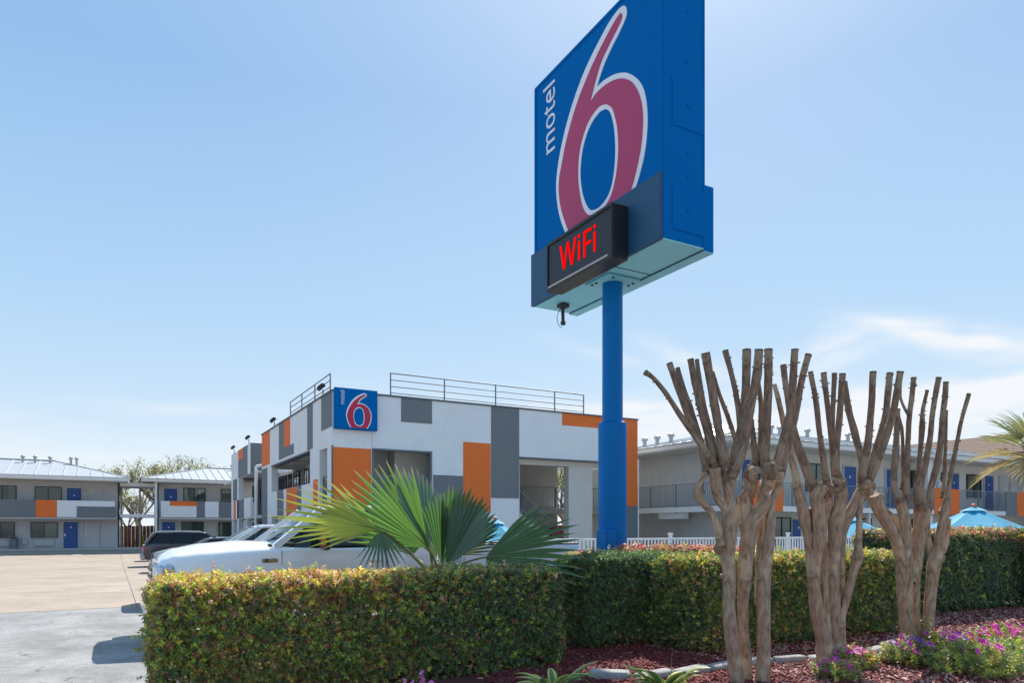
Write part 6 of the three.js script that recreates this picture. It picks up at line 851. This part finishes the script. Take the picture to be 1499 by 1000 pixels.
// ---------------------------------------------------------------- person on the gallery
{
  const sd = (bones, k) => (x, y, z) => { let d = 9; for (const [a, b, r0, r1] of bones) { const bx0 = b[0] - a[0], by = b[1] - a[1], bz = b[2] - a[2], l = bx0 * bx0 + by * by + bz * bz || 1e-9, t = clamp(((x - a[0]) * bx0 + (y - a[1]) * by + (z - a[2]) * bz) / l), q = Math.hypot(x - a[0] - bx0 * t, y - a[1] - by * t, z - a[2] - bz * t) - mix(r0, r1, t), h = clamp(.5 + .5 * (d - q) / k); d = mix(d, q, h) - k * h * (1 - h); } return d; };
  const skin = (fn, c, half, res) => { const mc = new MarchingCubes(res, new THREE.MeshStandardMaterial(), false, false, 200000); mc.isolation = 0; for (let k = 0; k < res; k++) for (let j = 0; j < res; j++) for (let i = 0; i < res; i++) mc.field[k * res * res + j * res + i] = -fn(c[0] + (i - res / 2) / (res / 2) * half, c[1] + (j - res / 2) / (res / 2) * half, c[2] + (k - res / 2) / (res / 2) * half); mc.update(); const n = mc.count, g = new THREE.BufferGeometry(); g.setAttribute('position', new THREE.BufferAttribute(mc.positionArray.slice(0, n * 3), 3)); const nn = mc.normalArray.slice(0, n * 3); g.setAttribute('normal', new THREE.BufferAttribute(nn, 3)); g.scale(half, half, half); g.translate(...c); g.computeVertexNormals(); return g; };
  const t = thing('person', 'person in a white T-shirt standing on the gallery behind the orange panel', 'person', [39.55, 2.64, -22.35], -.5);
  const arms = s => [[[s * .19, 1.46, 0], [s * .27, 1.2, .04], .055, .045], [[s * .27, 1.2, .04], [s * .22, 1.08, .26], .043, .03]];
  const fingers = s => { const o = []; for (let i = 0; i < 4; i++) o.push([[s * (.22 + (i - 1.5) * .018), 1.075, .3], [s * (.22 + (i - 1.5) * .02), 1.05, .37 - Math.abs(i - 1.2) * .008], .010, .008]); o.push([[s * .18, 1.08, .28], [s * .15, 1.07, .33], .011, .009]); return o; };
  const body = sd([[[0, 1.5, 0], [0, 1.62, .01], .06, .06], [[0, 1.68, .01], [0, 1.75, 0], .085, .09], [[0, 1.64, .05], [0, 1.66, .06], .05, .05], [[0, 1.68, .1], [0, 1.695, .095], .014, .01], [[-.09, 1.69, 0], [-.09, 1.71, -.01], .015, .015], [[.09, 1.69, 0], [.09, 1.71, -.01], .015, .015], [[-.16, 1.45, 0], [.16, 1.45, 0], .07, .07], [[0, 1.35, 0], [0, 1.0, 0], .13, .13], [[-.09, .92, 0], [-.1, .5, .02], .085, .06], [[.09, .92, 0], [.1, .5, .02], .085, .06], [[-.1, .5, .02], [-.1, .09, -.01], .055, .04], [[.1, .5, .02], [.1, .09, -.01], .055, .04], [[-.1, .05, -.03], [-.1, .035, .16], .04, .035], [[.1, .05, -.03], [.1, .035, .16], .04, .035], ...arms(1), ...arms(-1), ...fingers(1), ...fingers(-1), [[.22, 1.08, .26], [.22, 1.075, .3], .035, .03], [[-.22, 1.08, .26], [-.22, 1.075, .3], .035, .03]], .02);
  mesh('body', skin(body, [0, .92, .08], 1.0, 110), std(rgb(.20, .115, .075), .7), t);
  mesh('shirt', skin(sd([[[-.15, 1.45, 0], [.15, 1.45, 0], .09, .09], [[0, 1.38, 0], [0, .95, .0], .165, .175], [[-.19, 1.45, 0], [-.27, 1.24, .03], .08, .075], [[.19, 1.45, 0], [.27, 1.24, .03], .08, .075]], .06), [0, 1.2, 0], .45, 44), std(rgb(.78, .78, .82), .9), t);
  mesh('trousers', skin(sd([[[0, .98, 0], [0, .9, 0], .16, .165], [[-.09, .9, 0], [-.1, .1, .0], .105, .075], [[.09, .9, 0], [.1, .1, 0], .105, .075]], .04), [0, .52, 0], .58, 50), std(rgb(.03, .04, .07), .9), t);
  mesh('hair', skin(sd([[[0, 1.74, -.02], [0, 1.765, -.012], .095, .095]], .01), [0, 1.72, 0], .16, 30), std(rgb(.015, .012, .01), .7), t);
  mesh('face', [[-.035, 1.705, .088], [.035, 1.705, .088]].map(([x, y, z]) => { const e = new THREE.SphereGeometry(.011, 8, 6); e.translate(x, y, z); return e; }), M.black, t);
}
// ---------------------------------------------------------------- bare trees behind the buildings
function bareTree(name, label, at, H, spread, s, leafy) {
  const t = thing(name, label, 'tree', at), old = seed; seed = s; const tw = [], tips = [];
  const trunkTop = H * rr(.22, .32); mesh('trunk', limb([[0, 0, 0, H * .028], [rr(-.1, .1), trunkTop * .6, 0, H * .023], [rr(-.2, .2), trunkTop, rr(-.2, .2), H * .02]], 8, .3, .08, s), M.bark, t);
  const grow = (p, d, L, r, lev) => { const n = 3; let q = p.clone(), dd = d.clone(); for (let i = 0; i < n; i++) { const e = q.clone().addScaledVector(dd, L / n); tw.push(rod([q.x, q.y, q.z], [e.x, e.y, e.z], r * (1 - i * .12), r * (1 - (i + 1) * .12), lev < 2 ? 6 : 3)); q = e; dd.add(V(rr(-.22, .22), rr(-.06, .2), rr(-.22, .22))).normalize(); if (lev < 5 && i > 0 && rnd() < .6) { const b = dd.clone().add(V(rr(-1, 1), rr(-.1, .6), rr(-1, 1)).multiplyScalar(spread)).normalize(); grow(q.clone(), b, L * rr(.5, .7), r * .5, lev + 1); } } if (lev < 5) { for (let i = 0; i < 2; i++) { const b = dd.clone().add(V(rr(-1, 1), rr(-.2, .5), rr(-1, 1)).multiplyScalar(spread * .8)).normalize(); grow(q.clone(), b, L * rr(.6, .8), r * .62, lev + 1); } } else tips.push(q); };
  for (let i = 0; i < 5; i++) grow(V(0, trunkTop * rr(.8, 1), 0), V(Math.cos(i * 1.26 + rr(-.3, .3)) * .75, rr(.7, 1.2), Math.sin(i * 1.26 + rr(-.3, .3)) * .75).normalize(), H * .2, H * .011, 1);
  const cr = mesh('crown', tw, std(rgb(.13, .105, .085), .95), t, { kind: 'stuff' });
  if (leafy) { const im = new THREE.InstancedMesh(leafGeo(.16, .05, .02, [1, 1, 1]), leafMat, tips.length * leafy), m4 = new THREE.Matrix4(), q = new THREE.Quaternion(), e = new THREE.Euler(); let k = 0; for (const p of tips) for (let i = 0; i < leafy; i++) { e.set(rr(0, 6), rr(0, 6), rr(0, 6)); q.setFromEuler(e); m4.compose(p.clone().add(V(rr(-.35, .35), rr(-.35, .35), rr(-.35, .35))), q, V(1, 1, 1).multiplyScalar(rr(.6, 1.3))); im.setMatrixAt(k, m4); const c = pick([['olive', 3], ['yellow', .8], ['dry', 2], ['lime', 1]]), g = rr(.6, 1.2); im.setColorAt(k++, rgb(c[0] * g, c[1] * g, c[2] * g)); } im.name = 'leaves'; im.userData.kind = 'stuff'; im.castShadow = im.receiveShadow = true; t.add(im); }
  seed = old; return t;
}
for (const [x, z, H, sp, s, leafy, label] of [[-1.5, -84, 10.8, .8, 101, 3, 'thin bare tree rising left of the gap between the far blocks'], [2.2, -82, 11.6, .8, 202, 5, 'yellowish half-leafed tree right behind the gap between the far blocks'], [5.2, -84, 11.4, .75, 303, 4, 'sparse tree behind the seamed metal roof near the gap'], [8.2, -86, 11.6, .8, 404, 4, 'sparse tree behind the middle of the seamed metal roof'], [11.6, -84, 11.5, .8, 505, 2, 'bare tree behind the ridge of the seamed metal roof'], [1.2, -76, 6.2, .95, 606, 2, 'low bare tree seen through the passage between the far blocks'], [16, -75, 12.5, .8, 707, 3, 'taller bare tree behind the far end of the motel side wall'], [29.5, -44, 8, .9, 808, 2, 'bare tree seen through the slot at the back of the stair hall'], [33, -50, 9, .85, 909, 3, 'bare tree standing behind the motel wing roof']]) bareTree('bare_tree', label, [x, 0, z], H, sp, s, leafy);

renderer.render(scene, camera);
